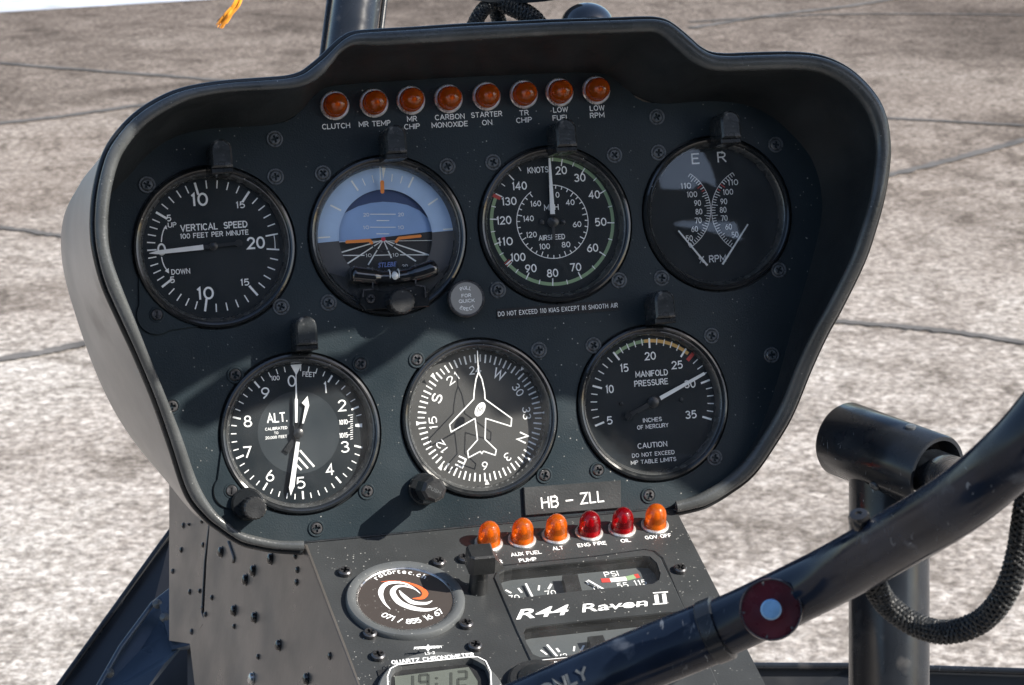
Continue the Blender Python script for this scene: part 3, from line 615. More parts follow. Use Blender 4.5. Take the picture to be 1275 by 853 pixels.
# lower mask with slip indicator and knob
b = MB(); mk = []
for i in range(31): a = radians(118+124*i/30); mk.append((36.5*sin(a), 36.5*cos(a)))
mk += [d.p(195, 640, -2), d.p(215, 600, -2), d.p(320, 602, -2), d.p(430, 598, -2), d.p(560, 585, -2), d.p(585, 620, -2)]
b.prism(mk, -3.5, -2.2, 'black'); b.text('STLEBE', d.p(368, 588, -2.1), 20*d.mm, -2.05, 'blueprint', width=78*d.mm, shear=.25, bold=.02); 
b.poly([d.p(325, 601, -2.1), d.p(345, 572, -2.1), d.p(400, 568, -2.1), d.p(415, 598, -2.1)], -2.3, 'black'); b.build('lower_mask', t, 30)
b = MB(); P3 = lambda x, y, zz: Vector((*d.p(x, y, zz), zz))
arcp = [P3(215, 628, 3), P3(260, 634, 2.5), P3(320, 640, 2), P3(392, 641, 2), P3(460, 632, 2), P3(520, 616, 2.5), P3(572, 596, 3)]
sp = smoothpath(arcp, 5); rr = [4.6 if (i < 11 or i > 20) else 3.6 for i in range(len(sp))]; rr[0] = rr[-1] = 2.6; rr[1] = rr[-2] = 4.0
b.tube(sp, rr, 'gloss', 18); 
for (x, y) in ((375, 637), (412, 634)): b.tube([P3(x-1.5, y, 2), P3(x+1.5, y, 2)], 3.75, 'white', 18)
b.build('slip_tube', t, 45)
b = MB(); b.lathe([(0, 2.6), (1.6, 2.1), (2.5, 0), (1.6, -2.1), (0, -2.6)], 'tlwhite', 18, c=tuple(P3(398, 636, 4.0))); b.build('slip_ball', t, 60)
b = MB()
for pts in ([(308, 600), (309, 690), (272, 692), (268, 720)], [(483, 585), (484, 672), (522, 678), (524, 720)]): ribbon(b, [d.p(x, y, 5) for x, y in pts], .6, 4.6, 5.4, 'screw')
b.prism([d.p(x, y, 4) for x, y in [(309, 690), (268, 692), (255, 745), (280, 775), (540, 760), (535, 690), (484, 672), (450, 680), (360, 700)]], 1, 4.2, 'bezel', bev=.4)
b.build('slip_bracket', t, 30)
def knob(parent, c, r, z0, z1, m='knob', ribs=18, name='knob'):
    b = MB(); pts = [(c[0]+(r*(1+.035*(1 if i % 2 else -1)))*cos(2*pi*i/(ribs*2)), c[1]+(r*(1+.035*(1 if i % 2 else -1)))*sin(2*pi*i/(ribs*2))) for i in range(ribs*2)]
    b.lathe([(r*.7, z0), (r*.7, z0+2), (r*.95, z0+2)], m, 24, c=(c[0], c[1], 0)); b.prism(pts, z0+2, z1, m, bev=r*.12); return b.build(name, parent, 25)
knob(t, d.p(430, 738, 16), 6.6, 2, 16, 'knob')
q = d.p(300, 728, 4); s_ = screw_mesh('pan', 2.4, 1.2).build('screw', t, 30); s_.location = (q[0]*MM, q[1]*MM, .0042)

# -- airspeed
d = D(2, 'white-on-black airspeed dial in knots with green arc and inner ring', 'gauge', Zm(580, 150, 3.41), -5, 'airspeed_indicator'); t = d.t
bezel(t); glass(t); dialplate(t, d.z); b = MB(); z = d.z+.1; c0 = d.p(368, 430)
am = [(0, 0), (20, 14), (30, 36.4), (40, 64), (50, 94.7), (60, 126), (70, 157), (80, 184.7), (90, 210), (100, 232), (110, 253), (120, 276), (130, 299.5), (140, 320.6), (145, 332)]
for seg in ((2, 232), (235, 297)): b.arc(c0, 32.6, 34.4, seg[0], seg[1], z-.04, 'green', 60)
for v in [20, 25]+list(range(30, 146, 5)):
    a = interp(am, v); b.tick(c0, a, 30.4 if v % 10 == 0 else 32.0, 34.4, .62 if v % 10 == 0 else .45, z, 'white')
b.tick(c0, 5, 32.6, 34.4, .5, z, 'white')
b.tick(c0, 297.3, 31.0, 35.4, 1.9, z+.02, 'red')
for i in range(4): b.tick(c0, 230+i*1.3, 31.5, 35, .35, z+.02, 'red' if i % 2 else 'white')
for tt, x, y in [('20', 405, 212), ('30', 484, 243), ('40', 545, 315), ('50', 573, 431), ('60', 538, 541), ('70', 466, 623), ('80', 368, 648), ('90', 276, 628), ('100', 222, 581), ('110', 168, 514), ('120', 162, 424), ('130', 184, 343), ('140', 228, 278)]:
    d.tx(b, tt, x, y, 36, 50 if len(tt) == 2 else 64)
for tt, x, y in [('0', 389, 316), ('40', 443, 348), ('60', 472, 441), ('80', 425, 527), ('100', 335, 535), ('120', 279, 485), ('140', 266, 417), ('160', 297, 353)]: d.tx(b, tt, x, y, 25, {1: 17, 2: 38, 3: 46}[len(tt)])
d.tx(b, 'KNOTS', 306, 210, 27, 92); d.tx(b, 'MPH', 363, 369, 26, 64); d.tx(b, 'AIRSPEED', 365, 496, 23, 116)
b.arc(c0, 19.5, 19.9, 0, 328, z, 'white', 72)
for i in range(33): b.tick(c0, i*10.15, 17.0 if i % 4 == 0 else 17.9, 19.7, .5, z, 'white')
b.build('dial_print', t, 0)
b = MB(); hb = Vector(d.p(370, 430, -3)); tip = Vector(d.p(355, 160, -3)); v = tip-hb
b.bar(hb+v*.12, tip, 2.6, -3.3, -2.7, 'tlwhite', 1.0); b.bar(hb+v*.12, hb-v*.38, 1.9, -3.3, -2.75, 'black', 1.5); needle_hub(b, hb, -3.4, r=3)
for x in (322, 412): b.lathe([(0, -3.8), (1.2, -4), (1.4, -4.9)], 'black', 14, c=(*d.p(x, 432), 0))
b.build('needle', t, 30)

# -- dual tachometer
d = D(3, 'dual tachometer marked E and R with two mirrored scales', 'gauge', Zm(780, 130, 3.55), -5, 'dual_tachometer'); t = d.t
bezel(t); glass(t, 'glassr'); dialplate(t, d.z); b = MB(); z = d.z+.1
d.tx(b, 'E', 305, 240, 50, 38, bold=.005); d.tx(b, 'R', 421, 233, 50, 42, bold=.005); d.tx(b, '% RPM', 380, 683, 33, 128, bold=.005)
for tt, x, y in [('110', 263, 360), ('100', 290, 398), ('90', 314, 436), ('80', 320, 474), ('70', 317, 513), ('60', 301, 551), ('50', 278, 592), ('110', 471, 345), ('100', 449, 387), ('90', 430, 429), ('80', 427, 466), ('70', 432, 503), ('60', 451, 541), ('50', 480, 576)]:
    d.tx(b, tt, x, y, 27, 32 if len(tt) == 2 else 48, bold=.004)
for side, cx, cy, rr_ in ((1, 180, 470, 192), (-1, 572, 468, 196)):
    prev = None
    for i in range(33):
        a = radians(-58+116*i/32); 
        if side < 0: a = pi-a
        P0 = (cx+rr_*cos(a), cy-rr_*sin(a)); L = 26 if (i % 4 == 2) else 17; P1 = (cx+(rr_-L)*cos(a), cy-(rr_-L)*sin(a))
        red = i in (24, 25, 26, 27)
        b.quad(d.p(*P0), d.p(*P1), .36 if not red else .5, z, 'red' if red and i % 2 == 0 else 'white')
        if prev: b.quad(d.p(*prev), d.p(*P0), .3, z, 'white')
        prev = P0
b.build('dial_print', t, 0)
for (a1, a2) in (((230, 558), (358, 712)), ((537, 530), (425, 707))):
    b = MB(); b.bar(d.p(*a1, -3), d.p(*a2, -3), .75, -3.3, -2.9, 'tlwhite', 1.05); b.build('needle', t, 30)

# -- altimeter
d = D(4, 'altimeter marked ALT. with pressure subscale, lower left of the panel', 'gauge', Zm(250, 390, 3.046), -5, 'altimeter'); t = d.t
bezel(t); glass(t); dialplate(t, d.z); b = MB(); b.disc(d.p(372, 452), 21.5, d.z+.03, 'dialdisc', 64); b.build('centre_disc', t, 0)
b = MB(); z = d.z+.1; c0 = d.p(368, 452)
for i in range(50):
    if i == 0: continue
    a = i*7.2
    if 82 < a < 105: continue
    big = i % 5 == 0; b.tick(c0, a, 30.6 if big else 32, 34.8, .95 if big else .5, z, 'white')
for tt, x, y in [('0', 345, 257), ('1', 472, 282), ('2', 536, 350), ('3', 547, 507), ('4', 490, 593), ('5', 380, 643), ('6', 262, 616), ('7', 177, 527), ('8', 178, 410), ('9', 245, 303)]: d.tx(b, tt, x, y, 44, 9 if tt == '1' else 31, bold=.0)
d.tx(b, 'ALT.', 289, 396, 37, 76, bold=.01); d.tx(b, 'CALIBRATED', 286, 437, 11, 82, bold=.02); d.tx(b, 'TO', 286, 454, 10, 16, bold=.02); d.tx(b, '20,000 FEET', 286, 470, 11, 80, bold=.02)
d.tx(b, '100', 283, 246, 18, 31); d.tx(b, 'FEET', 410, 232, 19, 48, rot=8); d.tx(b, '1010', 541, 413, 19, 32); d.tx(b, '1015', 542, 463, 19, 32)
for i in range(12): y = 385+i*8.2; b.quad(d.p(567 if i % 3 else 558, y+3), d.p(577, y), .35, z, 'white')
b.poly([d.p(586, 421), d.p(612, 418), d.p(612, 433), d.p(586, 430)], z, 'white')
b.poly([d.p(340, 196), d.p(383, 193), d.p(362, 236)], z, 'white')
for k_ in range(3): b.quad(d.p(376-k_*6, 520+k_*28), d.p(430-k_*24, 582+k_*6), 1.0, z, 'white')
b.build('dial_print', t, 0)
b = MB(); hb = Vector(d.p(370, 456, -2.6)); P = lambda x, y: Vector(d.p(x, y, -2.6))
b.bar(P(368, 488), P(345, 660), 1.9, -2.9, -2.3, 'tlwhite', 2.6); b.prism([P(334, 658), P(353, 660), P(341, 692)], -2.9, -2.31, 'tlwhite')
b.bar(P(362, 415), P(362, 325), 1.1, -2.9, -2.3, 'tlwhite', 1.5); b.bar(P(362, 325), P(361, 228), .9, -2.9, -2.3, 'tlwhite', .35); b.bar(P(362, 415), P(368, 488), 2.2, -2.9, -2.35, 'black'); needle_hub(b, hb, -2.9, r=2.6); b.build('needle', t, 30)
b = MB(); P = lambda x, y: Vector(d.p(x, y, -3.6)); b.prism([P(384, 418), P(390, 418), P(411, 350), P(405, 314), P(383, 340), P(396, 352)], -3.9, -3.4, 'tlwhite'); b.bar(P(370, 456), P(386, 420), 2, -3.9, -3.5, 'black', 1.2); b.bar(P(370, 456), P(325, 525), 2, -3.9, -3.5, 'black', 3.4); b.build('needle', t, 30)
q = FP.un(288, 611); lobe(t, (q.x-d.c[0], q.y-d.c[1]), 9.5)
q = FP.un(318, 633, 18); kb = knob(t, (q.x-d.c[0], q.y-d.c[1]), 5.8, 0, 18)
b = MB(); q2 = FP.un(302, 622, 3); b.prism(circ(q.x-d.c[0]-2, q.y-d.c[1]+2, 8.5, 28), 0, 4.5, 'bezel', bev=1); b.build('knob_boss', t, 30)

# -- heading
d = D(5, 'heading dial with white aircraft outline, bottom centre of the panel', 'gauge', Zm(490, 400, 3.555), -9, 'heading_indicator'); t = d.t
bezel(t); glass(t); dialplate(t, d.z, 'dgcard'); b = MB(); z = d.z+.1; c0 = d.p(383, 428)
for i in range(72):
    a = i*5; b.tick(c0, a, 29.3 if i % 2 == 0 else 30.0, 33.8, .62 if i % 2 else .85, z, 'white')
for tt, a in [('24', 0), ('W', 30), ('30', 60), ('33', 90), ('N', 120), ('3', 150), ('6', 180), ('E', 210), ('12', 240), ('15', 270), ('S', 300), ('21', 330)]:
    r_ = radians(a-1); letter = tt in 'WNES'
    b.text(tt, (c0[0]+25.6*sin(r_), c0[1]+25.6*cos(r_)), 5.6 if letter else 4.5, z, 'white', rot=a-1, bold=.014 if letter else .0, width=(6.4 if tt == 'W' else 4.8) if letter else (6.6 if len(tt) == 2 else 3.2))
b.build('dial_print', t, 0)
b = MB()
for a in range(45, 360, 45): r_ = radians(a); u = Vector((sin(r_), cos(r_))); w = Vector((u.y, -u.x)); c1 = Vector(c0); b.poly([c1+u*32.6, c1+u*35.4+w*1.2, c1+u*35.4-w*1.2], -5, 'white')
o = b.build('index_marks', t, 0); o['kind'] = 'stuff'
b = MB(); P = lambda x, y: d.p(x, y, .2)
b.path([P(*q) for q in [(376, 225), (392, 258), (403, 310), (405, 345), (523, 430), (520, 465), (408, 430), (405, 522), (455, 570), (450, 593), (398, 575), (391, 586), (384, 576), (332, 604), (328, 575), (372, 525), (361, 430), (255, 490), (248, 458), (355, 345), (357, 310), (365, 258)]], .62, .2, 'tlwhite', True)
b.path([P(376, 225), P(371, 132)], .5, .2, 'tlwhite')
e = P(383, 390); ee = [(e[0]+4.1*cos(a)*cos(.95)-2.4*sin(a)*sin(.95), e[1]+4.1*cos(a)*sin(.95)+2.4*sin(a)*cos(.95)) for a in [2*pi*i/24 for i in range(24)]]; b.poly(ee, .22, 'tlwhite'); b.text('M', P(383, 391), 3, .3, 'earth', rot=8)
b.build('aircraft_outline', t, 0)
q = FP.un(541, 610, 30); kc = (q.x-d.c[0], q.y-d.c[1]); b = MB(); b.lathe([(8.4, 0), (8.4, 4), (7.6, 5), (3.2, 5), (3.2, 14)], 'bezel', 32, c=(*kc, 0)); b.build('knob_boss', t, 30)
b = MB(); b.prism(circ(*kc, 6.6, 8), 12, 30, 'knob', bev=1.6); b.text('PUSH', (kc[0], kc[1]), 1.9, 30.08, 'ring', rot=30, width=7.2, bold=.01); b.arc(kc, 4.9, 5.2, 20, 130, 30.08, 'screw', 12); b.build('push_knob', t, 25)

# -- manifold pressure
d = D(6, 'manifold pressure dial with caution text, needle just short of 30', 'gauge', Zm(700, 360, 3.413), -5, 'manifold_pressure_gauge'); t = d.t
bezel(t); glass(t); dialplate(t, d.z); b = MB(); z = d.z+.1; c0 = d.p(384, 480); an = lambda v: 253+7.25*(v-5)
b.arc(c0, 32.2, 34, an(15), an(19.3), z-.04, 'green', 16); b.arc(c0, 32.2, 34, an(19.3), an(25.6), z-.04, 'yellow', 20); b.tick(c0, an(26.1), 30, 35, 2.0, z+.03, 'red')
for v in range(5, 36): b.tick(c0, an(v), 29.2 if v % 5 == 0 else 31, 34.6, 1.05 if v % 5 == 0 else .55, z, 'white')
for tt, x, y in [('5', 202, 558), ('10', 202, 425), ('15', 264, 335), ('20', 374, 284), ('25', 488, 322), ('30', 543, 403), ('35', 547, 533)]: d.tx(b, tt, x, y, 36, 24 if len(tt) == 1 else {'10': 35, '15': 36}.get(tt, 50))
for tt, x, y, h, w in [('MANIFOLD', 380, 358, 27, 145), ('PRESSURE', 378, 397, 27, 151), ('INCHES', 383, 555, 19, 84), ('OF MERCURY', 385, 583, 19, 140), ('CAUTION', 383, 662, 24, 132), ('DO NOT EXCEED', 387, 700, 18, 190), ('MP TABLE LIMITS', 388, 730, 18, 202)]: d.tx(b, tt, x, y, h, w)
b.build('dial_print', t, 0)
b = MB(); hb = Vector(d.p(388, 480, -3)); tip = Vector(d.p(605, 358, -3)); v = tip-hb
b.bar(hb+v*.13, tip, 2.2, -3.3, -2.7, 'tlwhite', 1.5); b.bar(hb+v*.13, hb-v*.48, 2.2, -3.3, -2.75, 'black', 2.6); b.prism(circ(*(hb-v*.48), 2.1, 16), -3.3, -2.74, 'black'); needle_hub(b, hb, -3.4, r=3)
b.build('needle', t, 30)
b = MB()
for x, y in ((250, 488), (505, 470)): b = MB(); b.lathe([(0, -3.9), (1.0, -4), (1.2, -4.9)], 'black', 14, c=(*d.p(x, y), 0)); b.build('dial_screw', t, 30)

# ================================================================== post lights above the dials
def post_light(px, py, label, lit=False):
    q = FP.un(px, py, 22); t = thing('post_light', label, 'lamp', fm(FP, q.x, q.y), 'post lights above the dials')
    w, h = 5.5, 6.6; pts = [(-w, -h), (w, -h), (w, h*.35)]+[(w*cos(radians(a)), h*.35+w*1.05*sin(radians(a))) for a in range(15, 180, 15)]+[(-w, h*.35)]
    b = MB(); b.prism(pts, 1, 21.5, 'postlight', bev=1.1); b.build('housing', t, 25)
    b = MB(); b.prism([(-w-.15, -h-2.8), (w+.15, -h-2.8), (w+.15, -h-.02), (-w-.15, -h-.02)], 0, 19.5, 'black', bev=.5); b.build('shade_lip', t, 25)
    b = MB(); b.text('MUBLEN', (0, -h+1.6), 1.35, 21.56, 'screw', width=8.6, bold=.01); b.build('maker_mark', t, 0)
    return t
for px, py, lb in [(276, 192, 'black post light above the vertical speed dial'), (493.5, 174, 'black post light above the artificial horizon'), (706, 166, 'worn grey-black post light above the airspeed dial'), (911, 156, 'black post light above the dual tachometer'), (382, 413, 'black post light above the altimeter'), (829, 380, 'black post light above the manifold pressure dial')]:
    post_light(px, py, lb)

# ================================================================== upper warning lamps
top = [(418.5, 130, 'clutch'), (467.5, 127, 'MR temp'), (513.5, 123.5, 'MR chip'), (560.5, 121.5, 'carbon monoxide'), (608, 118.5, 'starter on'), (654.5, 116, 'TR chip'), (699, 113.5, 'low fuel'), (745, 111, 'low RPM')]
def lamp_mesh(t, r, hgt, m, ring=None):
    b = MB(); b.lathe([(r*1.22, 0), (r*1.22, .9), (r*1.14, 1.4), (r*1.0, 1.4), (r*.98, .4)], 'nut' if ring is None else ring, 40); b.build('ring', t, 40)
    prof = [(r, .5), (r*1.0, hgt*.18), (r*.93, hgt*.22), (r*.93, hgt*.5)]+[(r*.93*cos(radians(a)), hgt*.5+hgt*.5*sin(radians(a))) for a in range(12, 91, 13)]
    prof[-1] = (0, hgt); b.__init__(); b.lathe(prof, m, 40); b.build('lens', t, 40)
    b = MB(); b.lathe([(r*.93, .6), (r*.86, hgt*.3), (r*.62, hgt*.14), (r*.5, hgt*.08)], 'nut', 24); b.lathe([(r*.5, .9), (r*.44, hgt*.3), (r*.4, hgt*.42)], 'black', 20); b.lathe([(r*.4, hgt*.42), (r*.34, hgt*.58), (r*.18, hgt*.68), (0, hgt*.7)], 'nut', 20); b.build('bulb', t, 40)
first = None
for px, py, nm in top:
    q = FP.un(px, py, 5); lb = 'round amber lamp on the panel above the words %s' % nm.replace('MR', 'MR').upper() if True else ''
    M4 = fm(FP, q.x, q.y)
    if first is None: first = thing('warning_lamp', lb, 'warning lamp', M4, 'amber lamps along the top of the panel'); lamp_mesh(first, 6.3, 13, 'amber')
    else: o = copy_tree(first); o.matrix_world = M4; o['label'] = lb

# round quick erect knob and limit placard
q = FP.un(581, 371.5, 8); t = thing('quick_erect_knob', 'round pull knob lettered PULL FOR QUICK ERECT beside the artificial horizon', 'knob', fm(FP, q.x, q.y))
b = MB(); b.lathe([(4, 0), (4, 3), (9.2, 4), (9.9, 5), (9.9, 7.4), (9.4, 8), (8.8, 8), (8.6, 7.7), (0, 7.7)], 'screw', 48); b.build('knob_body', t, 30)
b = MB(); b.disc((0, 0), 8.5, 7.75, 'pullface', 40); b.build('knob_face', t, 0)
b = MB(); b.text('FOR', (0, 1.5), 1.9, 7.85, 'white', width=5.2, bold=.02); b.text('QUICK', (0, -1.3), 1.9, 7.85, 'white', width=8.6, bold=.02)
for wd, rr_, s_ in (('PULL', 5.6, 1), ('ERECT', 5.7, -1)):
    for i, ch in enumerate(wd):
        a = (i-(len(wd)-1)/2)*(17 if s_ > 0 else 17); ar = radians(a); b.text(ch, (rr_*sin(ar), s_*rr_*cos(ar)), 1.9, 7.85, 'white', rot=a*s_, bold=.02)
b.build('knob_lettering', t, 0)
q = FP.un(695, 385.5, .5); t = thing('speed_limit_placard', 'narrow black placard reading DO NOT EXCEED 110 KIAS EXCEPT IN SMOOTH AIR', 'placard', fm(FP, q.x, q.y))
b = MB(); L = 154/2.38/.965; b.prism(rrect(-L/2, -2.7, L/2, 2.7, .4, 2), 0, .5, 'placardblack'); b.build('plate', t, 0)
b = MB(); b.text('DO NOT EXCEED 110 KIAS EXCEPT IN SMOOTH AIR', (0, 0), 2.5, .58, 'white', width=L*.985, bold=-.01, space=1.15); b.build('lettering', t, 0)
q = FP.un(713, 621.5, 1.5); t = thing('registration_plate', 'dark engraved plate reading HB-ZLL above the lower lamps', 'placard', fm(FP, q.x, q.y, 0))
b = MB(); P = [FP.un(x, y, 2) for x, y in [(654, 642), (652, 607), (773, 598), (773.5, 632.5)]]; P = [(p.x-q.x, p.y-q.y) for p in P]; b.prism(P, 0, 2.0, 'console', bev=.35); b.build('plate', t, 0)
b = MB(); b.text('HB – ZLL', (FP.un(713, 622, 2).x-q.x, FP.un(713, 622, 2).y-q.y), 6.2, 2.08, 'white', width=80/2.38/.97, rot=-1.0); b.build('lettering', t, 0)

# ================================================================== THE CONSOLE
con = thing('centre_console', 'dark sloping centre console below the panel with grey riveted sheet side', 'console', fm(FC, 0, 0))
cu = lambda x, y, z=0: FC.un(x, y, z)
LB = cu(447, 858); RB = cu(953, 858); dir_l = (LB-cu(379, 682)); dir_r = (RB-cu(836, 640))
bl = LB+dir_l.normalized()*60; br = RB+dir_r.normalized()*60
outl = [(-103.5, -.2), (98.5, -.2), (br.x, br.y), (bl.x, bl.y)]
# recessed windows of the engine instruments
Z4 = Zm(600, 680, 4.25)
w1 = [cu(*Z4(x, y)) for x, y in [(118, 134), (160, 124), (500, 92), (850, 58), (890, 62), (925, 95), (945, 150), (938, 185), (905, 207), (500, 246), (190, 282), (150, 278), (118, 250), (92, 180), (90, 150)]]
w2 = [cu(*Z4(x, y)) for x, y in [(265, 432), (600, 395), (1000, 355), (1060, 352), (1115, 380), (1130, 450), (1100, 505), (600, 575), (310, 596), (270, 580), (235, 520), (218, 465), (230, 440)]]
w1 = [(p.x, p.y) for p in w1]; w2 = [(p.x, p.y) for p in w2]
b = MB(); b.prism(outl, -2.5, 0, 'console', holes=[w1, w2]); b.build('top_plate', con, 0)
# side sheet, flaring out towards the back
sx = [FP.at(p.x, p.y, p.z) for p in []]
e0 = FC.M @ (Vector((-103.6, -.5, -.6))*MM); e1 = FC.M @ (Vector((bl.x-.1, bl.y, -.6))*MM)
gdir = (PAN.to_3x3() @ Vector((-.2, 0, -1))).normalized()
Ng = (e1-e0).cross(gdir).normalized()
ydir = (e1-e0).normalized(); xdir = gdir; SM = Matrix((xdir.to_4d()*1, ydir.to_4d(), Ng.to_4d(), Vector((0, 0, 0, 1)))).transposed()
for i in range(3): SM[3][i] = 0
xo = (xdir-ydir*xdir.dot(ydir)).normalized()
SM = Matrix.Identity(4)
zax = xo.cross(ydir).normalized()
camside = (CAM.translation-e0).dot(zax)
if camside < 0: zax = -zax; ydir2 = ydir; xo2 = xo
# right-handed frame: X along xo, Y = Z x X
yax = zax.cross(xo)
for r in range(3): SM[r][0] = xo[r]; SM[r][1] = yax[r]; SM[r][2] = zax[r]; SM[r][3] = e0[r]
FS = Frame(SM); conM = con.matrix_world.copy()
def child_in(fr, o, parent, pm4):             # place a part built in frame fr under a parent at pm4
    o.parent = parent; o.matrix_local = pm4.inverted() @ fr.M
su = lambda x, y, z=0: FS.un(x, y, z)
conI = fm(FC, 0, 0)
def sheet(pts, z0, z1, name, m='alu'):
    b = MB(); P = [su(x, y, z1) for x, y in pts]; b.prism([(p.x, p.y) for p in P], z0, z1, m, bev=.3); o = b.build(name, None, 25); child_in(FS, o, con, conI); return o
sheet([(262, 640), (300, 660), (340, 680), (379, 678), (410, 760), (449, 862), (470, 920), (250, 920), (236, 800), (252, 778), (254, 762), (257, 700)], -1.6, 0, 'side_sheet')
sheet([(210.5, 585), (262, 600), (260, 650), (254, 700), (250.5, 762), (254, 772), (252, 778), (238, 802), (210.5, 798)], -2.4, -.9, 'rear_side_sheet')
sheet([(245, 600), (275, 600), (272, 780), (256, 806), (240, 790)], -5, -3, 'seam_backing', 'black')
b = MB(); b.tube([(-103.6, 0, .1), (98.6, 0, .1)], .75, 'black', 8); b.build('fold_gasket', con, 60)
Z6 = Zm(60, 580, 3.125)
def rivet(x, y, r, m, tall=1.0):
    b = MB(); b.lathe([(r*1.2, .05), (r*1.2, .5), (r*1.02, .55), (r*1.0, 1.6*tall), (r*.85, 2.4*tall), (r*.5, 3.0*tall), (0, 3.2*tall)], m, 16); return b
rp = {}
for x, y, r, m in [(675,335,3.1,'screwd'),(800,408,3.1,'screwd'),(770,443,3.1,'screwd'),(868,362,3.1,'screwd'),(725,563,3.1,'screwd'),(805,590,3,'screwd'),(900,698,3,'screwd'),(1008,828,3,'screwd'),(795,828,3.4,'steel'),(521,232,2,'screwd'),(513,327,2,'screwd'),(604,308,1.9,'screwd'),(593,214,1.9,'screwd'),(546,490,1.9,'screwd'),(585,487,1.6,'screwd'),(638,513,1.8,'screwd'),(725,625,1.7,'screwd'),(818,743,1.8,'screwd'),(970,405,2,'screwd'),(967,453,2,'screwd'),(1096,740,2.2,'screwd'),(553,645,2,'screw'),(613,578,1.8,'screw'),(480,410,1.8,'screw'),(962,352,1.8,'screwd'),(596,552,1.7,'screw'),(544,228,1.0,'screwd')]:
    r = r*.92 if r > 2.5 else r*.78; m = 'rivetblack' if m == 'screwd' else m
    q = su(*Z6(x, y)); key = (r, m); tall = .85 if r > 2.3 else .45
    if key not in rp: rp[key] = o = rivet(0, 0, r, m, tall).build('rivet', None, 30)
    else: o = rp[key].copy(); C.objects.link(o)
    o.parent = con; o.matrix_local = conI.inverted() @ FS.M @ Matrix.Translation(Vector((q.x, q.y, -.9 if Z6(x, y)[0] < 253 else 0))*MM)
b = MB(); q = su(*Z6(712, 335)); b.prism(rrect(q.x-2.3, q.y-9, q.x+2.3, q.y+9, 2.2, 6), 0, 1.2, 'alu', bev=.5); o = b.build('latch_tab', None, 30); child_in(FS, o, con, conI)
Z3 = Zm(400, 680, 4.93); pan = None
for x, y in [Z3(145,150), Z3(722,90), Z3(300,530), Z3(890,470), Z3(350,665), Z3(945,605), Z3(880,68), (847,707)]:
    q = cu(x, y, 2)
    if pan is None: pan = o = screw_mesh('pan', 3.5, 2.4).build('screw', con, 30)
    else: o = pan.copy(); C.objects.link(o); o.parent = con
    o.location = (q.x*MM, q.y*MM, .0003); o.rotation_euler = (0, 0, random.uniform(0, 1.5))
kc_ = 1/2.55
caption(con, FC, [[('FUEL', 607, 690, 3.0, 24*kc_), ('FILTER', 611, 700.5, 3.0, 32*kc_)], [('AUX FUEL', 655, 689, 3.0, 42*kc_), ('PUMP', 657, 697, 3.0, 24*kc_)], [('ALT', 694.5, 682.5, 3.0, 15*kc_)], [('ENG FIRE', 737, 677.5, 3.0, 40*kc_)], [('OIL', 779, 673, 3.0, 14*kc_)], [('GOV OFF', 819.5, 668, 3.0, 37*kc_)]])
# right wall of the console (seen from the other side) and its front edge
b = MB(); P = [Vector((98.4, -.2, -.5)), Vector((br.x-.1, br.y, -.5))]; b.add([P[0], P[1], P[1]+Vector((20, 60, -110)), P[0]+Vector((20, 60, -110))], [(0, 1, 2, 3)], 'alu'); b.build('right_side_sheet', con, 0)

# lower lamps
low = [(608.5, 675, 'amberlow', 'amber domed lamp behind the black selector, leftmost on the console'), (650, 671, 'amberlow', 'amber domed lamp above the words AUX FUEL PUMP'), (692, 666, 'amberlow', 'amber domed lamp above the word ALT'), (733.5, 662, 'redlens', 'red domed lamp above the words ENG FIRE'), (774.5, 657.5, 'redlens', 'red domed lamp above the word OIL'), (815.5, 653, 'amberlow', 'amber domed lamp above the words GOV OFF at the console corner')]
fl = {}
for px, py, m, lb in low:
    q = cu(px, py, 1); M4 = fm(FC, q.x, q.y)
    if m not in fl: fl[m] = o = thing('warning_lamp', lb, 'warning lamp', M4, 'domed lamps along the top of the console'); lamp_mesh(o, 6.1, 13.8, m)
    else: o = copy_tree(fl[m]); o.matrix_world = M4; o['label'] = lb

# round company badge
q = cu(505, 742, 4); bc = (q.x, q.y); t = thing('round_badge', 'round dark badge with red and white swirl, lettered rotortec.ch, in grey ring', 'badge', fm(FC, *bc))
b = MB(); b.lathe([(30, 0), (30, 2.2), (29.3, 3.2), (27.8, 3.5), (26, 3.2), (24.9, 2.5)], 'ring', 96); b.build('ring', t, 40)
b = MB(); b.lathe([(25.0, 2.6), (24.3, 2.5), (23.9, 1.9)], 'steel', 96); b.build('inner_ring', t, 60)
b = MB(); b.disc((0, 0), 24.3, 1.85, 'badge', 72); b.build('badge_face', t, 0)
b = MB(); bp = lambda x, y: (lambda p: (p.x-bc[0], p.y-bc[1]))(cu(*Z3(x, y), 1.9)); z = 1.95
def swoosh(pts, ws, m):
    P = smoothpath([Vector((*bp(x, y), 0)) for x, y in pts], 7); n_ = len(P); L_ = []; R_ = []
    for i, p in enumerate(P):
        t_ = (P[min(i+1, n_-1)]-P[max(i-1, 0)]).normalized(); nn = Vector((-t_.y, t_.x, 0)); f = i/(n_-1)*(len(ws)-1); k_ = int(min(f, len(ws)-2)); w = ws[k_]+(ws[k_+1]-ws[k_])*(f-k_); L_.append(p+nn*w/2); R_.append(p-nn*w/2)
    vs = []; 
    for a, c in zip(L_, R_): vs += [(a.x, a.y, z), (c.x, c.y, z)]
    b.add(vs, [(2*i, 2*i+1, 2*i+3, 2*i+2) for i in range(n_-1)], m)
swoosh([(425, 388), (385, 345), (365, 285), (395, 235), (470, 222), (540, 240), (600, 280)], [.2, 1.3, 2.6, 2.6, 1.8, .8, .2], 'white')
swoosh([(715, 378), (650, 392), (560, 380), (480, 345), (440, 290), (455, 255), (500, 245), (570, 262), (608, 292)], [.2, 2.2, 3.2, 3.4, 3.0, 2.4, 1.4, .8, .2], 'white')
